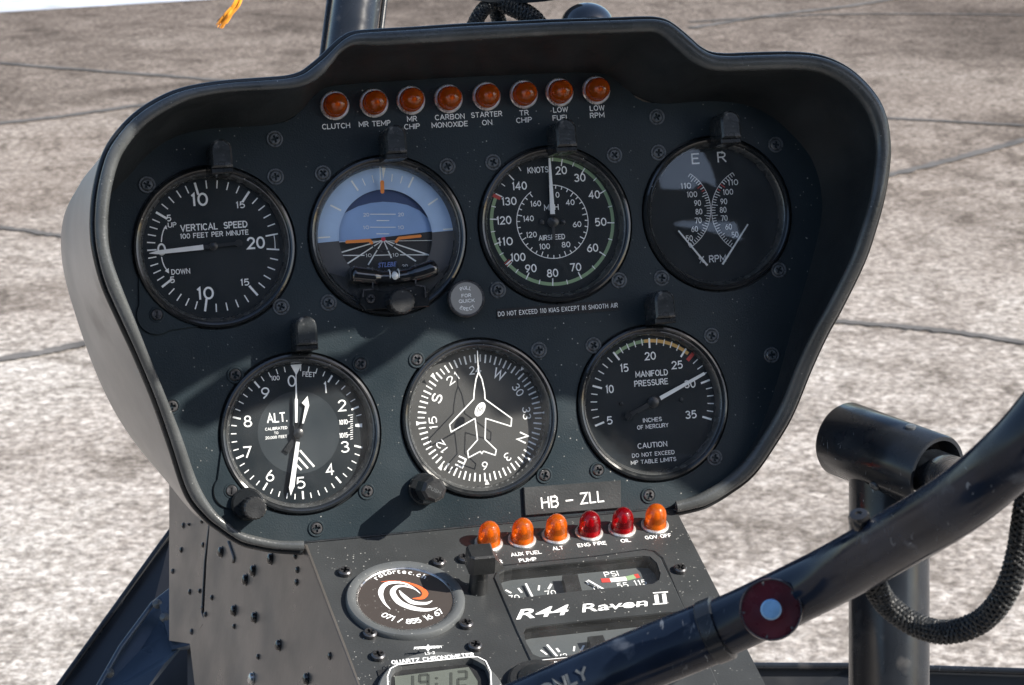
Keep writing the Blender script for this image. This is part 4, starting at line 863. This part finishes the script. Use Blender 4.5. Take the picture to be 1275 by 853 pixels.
swoosh([(682, 335), (640, 352), (560, 345), (505, 305), (478, 272)], [.2, 2.0, 2.8, 2.2, .3], 'white')
swoosh([(365, 219), (450, 215), (540, 228), (610, 258), (638, 290), (618, 318), (560, 322)], [.2, .7, 1.0, 2.2, 3.2, 2.4, .3], 'logored')
def arctext(txt, pts, h, spacing=None):
    P = resample(smoothpath([Vector((*bp(x, y), 0)) for x, y in pts], 8), 200); wid = {'.': .5, '/': .9, ' ': .7, '1': .75, 'r': .75, 't': .75, 'm': 1.3}; tot = sum(wid.get(c, 1) for c in txt); acc = 0
    for c in txt:
        w = wid.get(c, 1); f = (acc+w/2)/tot; acc += w; i = int(f*199)
        if c == ' ': continue
        a = P[max(0, i-3)]; e = P[min(199, i+3)]; b.text(c, (P[i].x, P[i].y), h, z, 'white', rot=-math.degrees(atan2(e.y-a.y, e.x-a.x)), bold=.025)
arctext('rotortec.ch', [(325, 200), (380, 170), (450, 155), (530, 158), (590, 172), (652, 192)], 3.6)
arctext('071 / 855 16 67', [(378, 418), (440, 445), (520, 462), (600, 455), (680, 428), (742, 395)], 3.9)
b.build('badge_print', t, 0)

# black selector standing on the console
q0 = cu(595, 735, 0); q = q0; t = thing('selector_knob', 'tall black pointer knob standing between the badge and the engine gauges', 'knob', fm(FC, q.x, q.y))
b = MB(); b.lathe([(5.0, 0), (4.8, 1), (4.6, 16)], 'knob', 28); b.build('shaft', t, 30)
b = MB(); b.prism([(-6.6, -4.6), (-4.6, -6.2), (6.2, -6.4), (6.4, 5.4), (-4.8, 5.8), (-6.8, 3.8)], 15, 26, 'knob', bev=.9); V = [(6.3, -6.3, 15), (6.3, 4.5, 15), (6.3, 4.5, 24), (6.3, -6.3, 24), (12.5, -3.5, 15.3), (12.0, -2.5, 15.3)]
b.add(V, [(0, 1, 2, 3), (0, 3, 4), (1, 5, 2), (3, 2, 5, 4), (0, 4, 5, 1)], 'knob'); b.build('pointer_head', t, 25)

# engine instrument cluster behind the windows
t = thing('engine_gauge_cluster', 'engine gauge cluster with two recessed windows, lettered R44 Raven II', 'gauge cluster', fm(FC, 0, 0))
frame_px = [Z4(62, 172), Z4(92, 112), Z4(300, 90), Z4(600, 60), Z4(860, 24), Z4(905, 34), Z4(945, 70), Z4(1000, 180), Z4(1080, 355), Z4(1180, 580), Z4(1260, 760), Z4(400, 900), Z4(275, 655), Z4(180, 450)]
fpts = [(p.x, p.y) for p in (cu(*a) for a in frame_px)]
b = MB(); b.prism(fpts, .05, .9, 'console', holes=[w1, w2], bev=.5); b.build('cover_plate', t, 0)
# dark joint round the cover
b = MB(); b.path([(p.x, p.y) for p in (cu(*a, .2) for a in [Z4(92, 104), Z4(300, 84), Z4(600, 54), Z4(862, 18), Z4(912, 27), Z4(955, 62), Z4(1065, 325)])], 1.3, .1, 'black'); b.build('cover_gasket', t, 0)
for wi, (pts, y0) in enumerate(((w1, 0), (w2, 1))):
    xs = [p[0] for p in pts]; ys = [p[1] for p in pts]; x0, x1, ya, yb = min(xs)-6, max(xs)+6, min(ys)-14, max(ys)+14
    b = MB(); b.add([(x0, ya, -7), (x1, ya, -7), (x1, yb, -7), (x0, yb, -7)], [(0, 1, 2, 3)], 'gaugegrey'); b.build('gauge_face', t, 0)
    b = MB(); b.poly([(p[0], p[1]) for p in pts], .3, 'glass'); b.build('window_glass', t, 0)
    b = MB(); n_ = len(pts); b.add([(*p, 0) for p in pts]+[(*p, -7) for p in pts], [(i, (i+1) % n_, n_+(i+1) % n_, n_+i) for i in range(n_)], 'knob'); b.build('window_wall', t, 0)
gp = lambda x, y, z=-6.8: (lambda p: (p.x, p.y))(cu(*Z4(x, y), z))
b = MB()
for a, c, w, m in [((125,232),(155,248),1.1,'white'),((192,222),(212,246),1.1,'white'),((303,208),(300,234),1.0,'white'),((368,200),(352,228),1.2,'white'),((552,185),(566,205),.9,'white')]: b.quad(gp(*a), gp(*c), w, -6.8, m)
for a, c, m in [((632,182),(680,180),'red'),((680,180),(765,172),'offwhite'),((765,172),(810,160),'green'),((810,160),(832,156),'red')]: b.quad(gp(*a), gp(*c), 3.4, -6.8, m)
for tt, x, y, h in [('70', 170, 272, 4.0), ('70', 363, 248, 4.0), ('PSI', 684, 148, 4.4), ('55', 745, 207, 4.2), ('115', 838, 193, 4.2), ('0', 603, 222, 3.8)]: b.text(tt, gp(x, y), h*1.0, -6.75, 'white')
for a, c, w in [((312,550),(345,574),1.0),((395,540),(410,560),1.2),((490,530),(486,556),.9),((540,525),(525,552),1.1)]: b.quad(gp(*a), gp(*c), w, -6.8, 'white')
for tt, x, y in [('1/2', 422, 582), ('F', 534, 570)]: b.text(tt, gp(x, y), 3.4, -6.75, 'white')
b.build('scale_print', t, 0)
for a, c in [((232,200),(268,272)), ((560,182),(655,236)), ((345,524),(400,588))]:
    b = MB(); b.bar(gp(*a, -5.5), gp(*c, -5.5), 1.1, -5.8, -5.2, 'tlwhite'); b.build('needle', t, 30)
for a, c in [((466,150),(492,250)), ((600,475),(640,570))]:
    b = MB(); b.bar(gp(*a, -2), gp(*c, -2), 8, -7, -2, 'knob'); b.build('divider', t, 25)
b = MB(); pt = lambda x, y: (lambda p: (p.x, p.y))(cu(*Z4(x, y), 1))
def slanttext(txt, pa, pb, h, m, shear, bold):   # text running from pa to pb
    A, B_ = Vector(pt(*pa)), Vector(pt(*pb)); mid = (A+B_)/2; d_ = B_-A; b.text(txt, mid, h, 1.0, m, rot=-math.degrees(atan2(d_.y, d_.x)), width=d_.length, shear=shear, bold=bold)
slanttext('R44', (172, 362), (468, 333), 7.6, 'white', .35, .035); slanttext('Raven', (522, 328), (875, 294), 6.6, 'white', .2, .02); slanttext('II', (905, 283), (985, 272), 7.4, 'white', .15, .03)
for dy in (0,): b.quad(pt(905, 248), pt(985, 242), .8, 1.0, 'white'); b.quad(pt(905, 308), pt(980, 302), .8, 1.0, 'white'); b.quad(pt(640, 325), pt(870, 308), .45, 1.0, 'white')
b.build('cover_lettering', t, 0)
t2 = thing('fuel_placard', 'small dark placard reading AUX 17.0 below the lower gauge window', 'placard', fm(FC, 0, 0))
b = MB(); P = [pt(x, y) for x, y in [(297, 618), (310, 608), (560, 582), (585, 600), (580, 636), (310, 662), (298, 650)]]; b.prism(P, .92, 1.5, 'badge', bev=.2); b.build('plate', t2, 0)
b = MB(); b.path(P, .35, 1.55, 'white', True); A = Vector(pt(335, 632)); B_ = Vector(pt(580, 607)); b.text('AUX 17.0 US', (A+B_)/2, 3.4, 1.6, 'white', rot=-math.degrees(atan2((B_-A).y, (B_-A).x)), width=(B_-A).length, bold=.03); b.build('lettering', t2, 0)

# black cap below the placard
q = cu(672, 846, 4); t = thing('rotary_dimmer', 'round black dimmer knob on the console below the gauge cluster', 'knob', fm(FC, q.x, q.y)); b = MB(); b.lathe([(15.5, 0.9), (15.5, 3.2), (14.2, 4.4), (0, 4.4)], 'knob', 48); b.build('dimmer_disc', t, 30)
b = MB(); b.lathe([(10.5, 4.4), (10.5, 5.2), (9.5, 5.5), (0, 5.5)], 'black', 40); b.build('dimmer_centre', t, 30)

# chronometer
q = cu(549, 862, 4.6); cc = (q.x, q.y); t = thing('chronometer', 'round grey quartz chronometer with digital display at the foot of the console', 'clock', fm(FC, *cc))
cp = lambda x, y, z=4.6: (lambda p: (p.x-cc[0], p.y-cc[1]))(cu(*Z3(x, y), z))
win = [cp(x, y) for x, y in [(455, 740), (500, 722), (920, 685), (960, 686), (1000, 710), (1030, 780), (1035, 835), (1030, 900), (480, 990), (440, 960), (425, 850), (432, 770)]]
b = MB(); R_ = 30.5; b.prism(circ(0, 0, R_, 80), 0.05, 4.6, 'clock', holes=[win], bev=.9); b.build('case', t, 25)
b = MB(); xs = [p[0] for p in win]; ys = [p[1] for p in win]; b.add([(min(xs)-2, min(ys)-2, .6), (max(xs)+2, min(ys)-2, .6), (max(xs)+2, max(ys)+2, .6), (min(xs)-2, max(ys)+2, .6)], [(0, 1, 2, 3)], 'knob'); b.build('display_well', t, 0)
b = MB(); dsp = [cp(x, y, .9) for x, y in [(450, 800), (905, 742), (960, 830), (960, 900), (460, 960)]]; b.poly(dsp, .9, 'lcd'); b.build('display', t, 0)
b = MB(); b.path([cp(x, y) for x, y in [(430, 1000), (410, 900), (407, 800), (425, 752), (470, 728), (900, 682), (960, 680), (1010, 705), (1040, 770), (1045, 860), (1030, 950)]], .55, 4.68, 'white')
def seg(txt, x0, y0, dx, dy, w, h):
    S7 = {'0': 'abcdef', '1': 'bc', '2': 'abged', '5': 'afgcd', '9': 'abcfgd', '7': 'abc'}
    x, y = x0, y0
    for c in txt:
        if c == ':':
            for k_ in (.3, .7): px, py = cp(x+8, y-h*k_, 1.0); b.disc((px, py), .8, 1.05, 'lcdink', 8)
            x += 45; y += dy*45/dx; continue
        pts = {'a': ((0, h), (w, h)), 'b': ((w, h), (w, h/2)), 'c': ((w, h/2), (w, 0)), 'd': ((0, 0), (w, 0)), 'e': ((0, 0), (0, h/2)), 'f': ((0, h/2), (0, h)), 'g': ((0, h/2), (w, h/2))}
        for s_ in S7[c]:
            (a1, b1), (a2, b2) = pts[s_]; f_ = lambda a_, b_: cp(x+a_, y-b_+a_*dy/dx, 1.0); b.quad(f_(a1, b1), f_(a2, b2), 1.35 if s_ in 'bcef' else 1.9, 1.05, 'lcdink')
        x += dx; y += dy
seg('19:12', 510, 888, 95, -8, 52, 88)
def lt(txt, pa, pb, h, bold=.03): A, B_ = Vector(cp(*pa)), Vector(cp(*pb)); d_ = B_-A; b.text(txt, (A+B_)/2, h, 4.68, 'white', rot=-math.degrees(atan2(d_.y, d_.x)), width=d_.length, bold=bold)
lt('QUARTZ CHRONOMETER', (430, 715), (938, 666), 3.0); lt('LS-2', (637, 660), (697, 654), 2.0, .01); lt('ASTRO TECH', (566, 628), (738, 618), 1.9, .02)
b.poly([cp(655, 603), cp(640, 626), cp(655, 648), cp(672, 622)], 4.66, 'white'); b.poly([cp(566, 620), cp(742, 612), cp(655, 634)], 4.65, 'white')
b.build('case_print', t, 0)

# ================================================================== CYCLIC CONTROL (world space, mm)
TW = Matrix.Identity(4)
base = ray(1107, 1100, 1095); t = thing('cyclic_control', 'black cyclic control with curved cross tube on an upright post beside the console', 'control stick', Matrix.Translation(base*MM))
L = lambda p: p-base
CK = .86
cl = [L(ray(a[0], a[1], a[2]*CK)) for a in [(560, 926, 1040), (700, 864, 1030), (800, 822, 1022), (905, 779, 1013), (1007, 731, 993), (1066, 700, 975), (1126, 666, 948), (1175, 637, 925), (1215, 608, 908), (1262, 566, 893), (1300, 524, 885), (1340, 470, 880), (1370, 415, 880)]]
cs = smoothpath(cl, 8); b = MB(); b.tube(cs, 12.4*CK, 'tube', 40); b.build('cross_tube', t, 45)
k0 = [p for p in cs if (lambda q: q.x/-q.z*F+CX)(CAM.inverted() @ ((p+base)*MM)) < 900]
b = MB(); b.tube(k0, 13.5*CK, 'tube', 40); b.build('grip_sleeve', t, 45)
b = MB(); tt_ = (k0[-1]-k0[-3]).normalized(); b.tube([k0[-1]-tt_*3.5, k0[-1]-tt_*3.0, k0[-1]+tt_*2.5, k0[-1]+tt_*3], [13.5*CK, 14.1*CK, 14.1*CK, 12.6*CK], 'tubeb', 40); b.build('clamp_collar', t, 45)
# lettering on the sleeve, facing the viewer
pA = ray(672, 872, 1014); pB = ray(737, 838, 1011); xd = (pB-pA).normalized(); vd = (CAM.translation/MM-pA).normalized(); zd = (vd-xd*vd.dot(xd)).normalized(); yd = zd.cross(xd)
LM = Matrix((( xd.x, yd.x, zd.x, 0), (xd.y, yd.y, zd.y, 0), (xd.z, yd.z, zd.z, 0), (0, 0, 0, 1)))
def on_tube(b, px, py): pass
b = MB()
def tube_point(px, py, r):                    # where the sight line meets a tube of radius r along cs
    best = None
    for Dm in range(860, 1060, 1):
        p = L(ray(px, py, Dm))
        dd = min((p-q).length for q in cs)
        if dd <= r+1.2: return p
    return None
b2 = MB(); word = MB(); word.text('FOR PILOT ONLY', (0, 0), 5.2, 0, 'white', width=56, bold=.05)
fine = [a.lerp(c, k_/8) for a, c in zip(cs, cs[1:]) for k_ in range(8)]
# the word is wrapped round the sleeve: x runs along the tube, y round it
anchor = min(range(len(fine)), key=lambda i: ((lambda q: abs(q.x/-q.z*F+CX-741))(CAM.inverted() @ ((fine[i]+base)*MM))))
def wrap(x, y):
    step = (fine[anchor]-fine[anchor-1]).length; i = int(anchor+(x-26.5)/step); i = max(1, min(len(fine)-2, i)); fx = anchor+(x-26.5)/step-i
    p = fine[i].lerp(fine[i+1], fx) if i < len(fine)-2 else fine[i]; tn = (fine[i+1]-fine[i-1]).normalized(); vv = (CAM.translation/MM-(p+base)).normalized(); nz = (vv-tn*vv.dot(tn)).normalized(); nu = nz.cross(tn)
    a = (y+3.6)/11.6; return p+(nz*cos(a)+nu*sin(a))*(13.5*CK+.42)
b2.add([wrap(x, y) for x, y, _ in word.v], word.f, 'ring'); b2.build('sleeve_lettering', t, 0)
# round red-brown button on the tube
bq = L(ray(960, 759, 985*CK)); ax = (CAM.translation/MM-(bq+base)).normalized(); q = ax.to_track_quat('Z', 'Y').to_matrix()
b = MB(); b.lathe([(q_[0]*CK, q_[1]*CK) for q_ in [(12.6, -4), (12.9, .5), (12.6, 1.6), (11.9, 1.8), (11.5, 1.2), (0, 1.0)]], 'maroon', 48, c=tuple(bq), R=q); b.build('button_housing', t, 35)
b = MB(); b.lathe([(q_[0]*CK, q_[1]*CK) for q_ in [(12.75, 1.2), (12.5, 1.95), (12.0, 1.9)]], 'screw', 48, c=tuple(bq), R=q); b.build('button_rim', t, 60)
b = MB()
for a_, l_ in ((.7, 2.2), (1.9, 2.6), (3.3, 1.8), (4.6, 2.4), (5.6, 1.6)):
    p_ = [(r0_*cos(a_+w_), r0_*sin(a_+w_)) for r0_, w_ in ((9.6-l_*.3, -.02), (9.6+l_*.3, -.05), (9.6+l_*.3, .05), (9.6-l_*.3, .03))]; b.add([bq+q @ Vector((x_, y_, 1.25)) for x_, y_ in p_], [(0, 1, 2, 3)], 'ring')
b.build('button_scuffs', t, 0)
b = MB(); b.lathe([(q_[0]*CK, q_[1]*CK) for q_ in [(4.3, 1), (4.3, 8), (3.6, 9), (0, 9.2)]], 'bluebtn', 28, c=tuple(bq), R=q); b.build('push_button', t, 35)
b = MB(); 
for (x, y, Dm) in ((1070, 646, 958*CK),):
    bq2 = L(ray(x, y, Dm)); upn = Vector((-.2, -.3, .93)).normalized(); q2 = upn.to_track_quat('Z', 'Y').to_matrix(); b.lathe([(q_[0]*CK, q_[1]*CK) for q_ in [(4.2, -3), (4.4, 1), (3.6, 2.6), (1.4, 2.9), (1.2, 2.2), (0, 2.2)]], 'rivetblack', 20, c=tuple(bq2), R=q2)
b.build('tube_bolt', t, 35)
# pivot housing and post
HK = 1.17
hA = L(ray(1047, 545, 1112*HK)); hB = L(ray(1167, 590, 1066*HK)); hd = (hB-hA).normalized(); hq = hd.to_track_quat('Z', 'Y').to_matrix(); Lh = (hB-hA).length; R_ = 17.4*HK
b = MB(); b.lathe([(0, -1.5), (R_*.72, -1.2), (R_*.93, .2), (R_, 2.5), (R_, Lh-1.2), (R_-.6, Lh), (R_-2.6, Lh), (R_-3.0, Lh-1), (R_-3.0, Lh-14), (0, Lh-14)], 'tubeb', 56, c=tuple(hA), R=hq); b.build('pivot_housing', t, 40)
b = MB(); b.tube([hB-hd*13, hB+hd*6, L(ray(1192, 600, 1150)), L(ray(1214, 611, 930)), L(ray(1222, 612, 790))], [12, 12, 11.6, 9.8, 8], 'tubeb', 32); b.build('pivot_shaft', t, 50)
b = MB(); 
for (x, y, Dm) in ((1134, 527, 1072*HK), (1087, 607, 1078*HK)):
    c_ = L(ray(x, y, Dm)); n_ = (c_-(hA+hd*((c_-hA).dot(hd)))).normalized(); c_ = hA+hd*((c_-hA).dot(hd))+n_*R_; b.lathe([(2.8, -1), (2.8, .8), (2.0, 1.4), (0, 1.5)], 'screwd', 16, c=tuple(c_), R=n_.to_track_quat('Z', 'Y').to_matrix())
b.build('housing_bolts', t, 35)
ptop = L(ray(1107, 592, 1096*HK)); b = MB(); b.tube([L(ray(1107, 585, 1096*HK)), L(ray(1107, 640, 1096*HK)), L(ray(1107, 850, 1092*HK)), L(ray(1107, 1100, 1090*HK))], 18.2*HK, 'tubeb', 48); b.build('post', t, 45)

# braided cable: core plus woven strands
cpts = [ray(a_, b_, c_*CK) for a_, b_, c_ in [(1060, 690, 985), (1085, 722, 985), (1104, 752, 990), (1140, 778, 990), (1180, 787, 985), (1222, 773, 975), (1252, 738, 965), (1268, 690, 955), (1276, 640, 950), (1284, 590, 948)]]
cb = ray(1180, 787, 985*CK); cabp = smoothpath([p-cb for p in cpts], 14)
def braid(parent, pts, r, name='braided_sleeve', turns=9, nst=7, sr=.75):
    b = MB(); b.tube(pts, r*.93, 'braid', 20); b.build('cable_core', parent, 60)
    b = MB(); fr_ = []; u = None
    fine_ = [a.lerp(c, k_/5) for a, c in zip(pts, pts[1:]) for k_ in range(5)]+[pts[-1]]
    for i, p in enumerate(fine_):
        t_ = (fine_[min(i+1, len(fine_)-1)]-fine_[max(i-1, 0)]).normalized(); u = t_.orthogonal().normalized() if u is None else (u-t_*u.dot(t_)).normalized(); fr_.append((p, u, t_.cross(u)))
    for s_ in (1, -1):
        for k_ in range(nst):
            P = []
            for i, (p, u_, w_) in enumerate(fr_): a = s_*2*pi*turns*i/len(fr_)+2*pi*k_/nst; rr_ = r+.22*sin(i*1.3+s_); P.append(p+(u_*cos(a)+w_*sin(a))*rr_)
            b.tube(P, sr, 'braid', 5, False)
    b.build(name, parent, 60)
t = thing('braided_cable', 'black braided cable looping below the cyclic cross tube', 'cable', Matrix.Translation(cb*MM)); braid(t, cabp, 4.3*CK, sr=.65)

# ================================================================== CABIN STRUCTURE AROUND THE PANEL
def slab(pts, thick, m, base):                # polygon of (px, py, depth), given thickness away from the camera
    b = MB(); V = [ray(*p)-base for p in pts]; n_ = (V[1]-V[0]).cross(V[2]-V[0]).normalized(); 
    if n_.dot(CAM.translation/MM-base-V[0]) < 0: n_ = -n_
    k_ = len(V); b.add(V+[v-n_*thick for v in V], [tuple(range(k_)), tuple(range(2*k_-1, k_-1, -1))]+[(i, k_+i, k_+(i+1) % k_, (i+1) % k_) for i in range(k_)], m); return b
bs = ray(130, 853, 1500); t = thing('lower_cabin_frame', 'black diagonal cabin frame with blue-grey sheet bracket, left of the console', 'frame', Matrix.Translation(bs*MM))
slab([(216, 655, 1640), (60, 872, 1570), (160, 872, 1560), (216, 780, 1600)], 14, 'beam', bs).build('frame_beam', t, 0)
b = MB(); b.tube([ray(216, 657, 1635)-bs, ray(140, 762, 1600)-bs, ray(60, 873, 1565)-bs], 2.2, 'tubeb', 10); b.build('beam_lip', t, 60)
slab([(216, 734, 1540), (195, 748, 1530), (155, 800, 1500), (112, 875, 1470), (170, 875, 1470), (205, 826, 1485), (225, 806, 1500), (236, 805, 1505), (240, 800, 1506), (222, 760, 1530)], 3, 'bluesheet', bs).build('sheet_bracket', t, 0)
slab([(196, 745, 1515), (213, 735, 1520), (240, 802, 1500), (214, 809, 1495)], 2, 'bluesheet', bs).build('bracket_tab', t, 0)
b = MB(); b.tube([ray(212, 735, 1528)-bs, ray(190, 752, 1518)-bs, ray(150, 806, 1492)-bs, ray(108, 880, 1460)-bs], 1.6, 'bluesheet', 8); b.build('bracket_edge', t, 60)
b = MB()
for x, y, Dm in ((205, 769, 1509), (220, 793, 1499), (196, 752, 1515), (136, 838, 1480)): b.lathe([(3.2, 0), (3, 2), (0, 3.2)], 'screwd', 12, c=tuple(ray(x, y, Dm)-bs), R=(CAM.translation/MM-ray(x, y, Dm)).to_track_quat('Z', 'Y').to_matrix())
b.build('bracket_rivets', t, 30)
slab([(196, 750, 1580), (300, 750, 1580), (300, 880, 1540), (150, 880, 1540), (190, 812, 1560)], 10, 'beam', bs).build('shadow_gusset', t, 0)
b = MB(); b.add([ray(233, 800, 1512)-bs, ray(240, 800, 1512)-bs, ray(243, 880, 1500)-bs, ray(234, 880, 1500)-bs], [(0, 1, 2, 3)], 'alu'); b.build('gusset_edge', t, 0)

bs = ray(1100, 850, 1750); t = thing('floor_frame_rail', 'black cabin floor rail crossing behind the upright post', 'frame', Matrix.Translation(bs*MM))
slab([(900, 829, 1750), (1060, 829, 1750), (1330, 838, 1700), (1330, 930, 1690), (900, 930, 1740)], 30, 'beam', bs).build('floor_rail', t, 0)
b = MB(); b.tube([ray(900, 829, 1745)-bs, ray(1060, 829.5, 1745)-bs, ray(1330, 838, 1695)-bs], 2.6, 'tubeb', 10); b.build('rail_edge', t, 60)

# windscreen post behind the panel, top left
bs = ray(435, 110, 1700); t = thing('windscreen_post', 'black windscreen post rising behind the top left of the hood', 'post', Matrix.Translation(bs*MM))
b = MB(); A_ = ray(424, 150, 1690)-bs; B_ = ray(452, -60, 1750)-bs; b.tube([A_, B_], 17.5, 'tubeb', 40); b.build('post_tube', t, 45)
slab([(390, 150, 1715), (417, -60, 1770), (436, -60, 1768), (417, 150, 1712)], 12, 'beam', bs).build('glazing_strip', t, 0)
b = MB(); b.tube([ray(390, 145, 1708)-bs, ray(416.5, -60, 1762)-bs], 1.3, 'screwd', 8); b.tube([ray(462, 145, 1700)-bs, ray(486, -60, 1752)-bs], 2.2, 'black', 8); b.build('edge_beading', t, 60)

# fittings on top of the hood: cables, dome, compass base
bs = ray(735, 25, 1330); t = thing('black_dome', 'glossy black dome on top of the hood, right of the cables', 'dome', Matrix.Translation(bs*MM))
b = MB(); c_ = ray(731, 36, 1330)-bs; prof = [(15.5, -6), (16, 0), (15.6, 2)]+[(15*cos(radians(a)), 2+12.5*sin(radians(a))) for a in range(10, 91, 10)]; prof[-1] = (0, 14.5)
M['gloss'] = mat('gloss_black', (.012, .013, .015), .08, coat=1)
b.lathe(prof, 'gloss', 40, c=tuple(c_)); b.build('dome_shell', t, 50)
b = MB(); b.lathe([(17.5, -7), (17.5, -1.5), (16.5, -.6), (15.8, -.6)], 'tubeb', 40, c=tuple(c_)); b.build('dome_base', t, 40)
for nm, pts, lb in (('left', [(580, 60), (590, 32), (600, 14), (612, 2), (622, -18)], 'braided black cable rising to the left behind the hood'), ('mid', [(626, 55), (622, 30), (618, 10), (622, -15)], 'short braided cable in the middle behind the hood'), ('right', [(618, -10), (630, 4), (645, 12), (660, 20), (672, 34), (680, 60)], 'braided black cable bending down to the right behind the hood')):
    bs = ray(*pts[1], 1345); t = thing('hood_cable', lb, 'cable', Matrix.Translation(bs*MM), 'cables behind the top of the hood')
    braid(t, smoothpath([ray(x, y, 1345+(12 if nm == 'mid' else 0))-bs for x, y in pts], 8), 3.6 if nm != 'right' else 4.8, turns=3, sr=.65, nst=6)
bs = ray(640, -20, 1340); t = thing('compass_mount', 'thin dark underside of the compass mount at the top edge', 'mount', Matrix.Translation(bs*MM))
b = MB(); P = []
for i in range(25): a = pi+pi*i/24; P.append(ray(640+76*cos(a), -12-16*sin(a)*1.0, 1340)-bs)
P += [ray(716, -60, 1340)-bs, ray(564, -60, 1340)-bs]
n_ = (CAM.translation/MM-bs).normalized(); k_ = len(P); b.add(P+[p-n_*30 for p in P], [tuple(range(k_)), tuple(range(2*k_-1, k_-1, -1))]+[(i, k_+i, k_+(i+1) % k_, (i+1) % k_) for i in range(k_)], 'black'); b.build('mount_body', t, 30)

# yaw string: frayed orange yarn on the windscreen
bs = ray(297, -4, 1900); t = thing('yaw_string', 'frayed orange yarn tail hanging at the top left', 'string', Matrix.Translation(bs*MM))
b = MB(); rnd = random.Random(3)
for i in range(26):
    f = rnd.uniform(-1, 1); e = rnd.uniform(.55, 1); tip = (272+rnd.uniform(-3, 5)+f*3+ (1-e)*14, 36-(1-e)*26)
    P = smoothpath([ray(301+f*2, -12, 1900)-bs, ray(294+f*4, 6, 1900+rnd.uniform(-3, 3))-bs, ray(284+f*4.5, 18, 1900+rnd.uniform(-4, 4))-bs, ray(tip[0], tip[1], 1900)-bs], 5); b.tube(P, [.95]*(len(P)-3)+[.7, .5, .2], 'yarn', 5)
b.build('yarn_strands', t, 60)
b = MB(); P = smoothpath([ray(286, 12, 1902)-bs, ray(277, 20, 1903)-bs, ray(270, 27, 1903)-bs], 5); b.tube(P, .35, 'braid', 4); b.build('loose_thread', t, 60)

# added roof slab, unseen, outlined to cast the shade across the upper panel
sdir = PAN.to_3x3().inverted() @ sun_dir
shade = [(80, 560), (205, 503), (250, 476), (285, 458), (345, 431), (420, 415), (480, 407), (488, 411), (480, 420), (434, 448), (360, 457), (286, 470), (231, 510), (223, 531), (249, 537), (277, 523), (360, 492), (453, 472), (490, 448), (515, 428), (532, 413), (556, 416), (575, 428), (610, 462), (645, 503), (700, 496), (724, 502), (790, 560), (833, 597), (862, 616), (900, 640), (1000, 660), (1180, 640), (1250, 300), (1200, -60), (900, -120), (400, -80), (60, 50), (0, 300)]
BLOCKER_Z = 1.25+.31
pts = []
for x, y in shade:
    w = FP.M @ (FP.un(x, y, 0)*MM); s_ = (BLOCKER_Z-w.z)/sun_dir.z; pts.append((w+sun_dir*s_)/MM)
bs = sum(pts, Vector())/len(pts); t = thing('shade_blocker', 'added grey roof lining with cut-out front edge above the panel', 'blocker', Matrix.Translation(bs*MM))
b = MB(); b.prism([(p.x-bs.x, p.y-bs.y) for p in pts], 0, 5, 'blocker'); b.build('blocker_slab', t, 0)

# added dark board behind the viewer, holes cut to shape the dial reflections
bs = Vector((0, -950, 300)); t = thing('reflection_board', 'added dark bulkhead with small windows behind the viewer', 'backdrop', Matrix.Translation(bs*MM))
def refl(pts): return [(1610+3.42*(x-406)/8.2, 2070-3.3*(y-488)/8.2) for x, y in pts]
hA_ = refl([(150, 172), (412, 165), (440, 240), (452, 310), (440, 368), (380, 330), (340, 350), (330, 372), (160, 380)]); hB_ = refl([(190, 532), (250, 512), (510, 505), (528, 612), (385, 575), (280, 560), (190, 548)])
hC_ = refl([(512, 185), (530, 190), (548, 292), (535, 292)]); hD_ = refl([(594, 515), (606, 518), (628, 628), (620, 628)])
tmp = MB(); tmp.prism([(-800, 0), (2300, 0), (2300, 2200), (2100, 2450), (-500, 2450), (-800, 1700)], 0, 12, 'blocker', holes=[h if sum(a[0]*c[1]-c[0]*a[1] for a, c in zip(h, h[1:]+h[:1])) > 0 else h[::-1] for h in (hA_, hB_, hC_, hD_)])
b = MB(); R90 = Matrix.Rotation(pi/2, 3, 'X'); b.add([R90 @ Vector(v) for v in tmp.v], tmp.f, 'darkboard'); b.build('backdrop_board', t, 0)
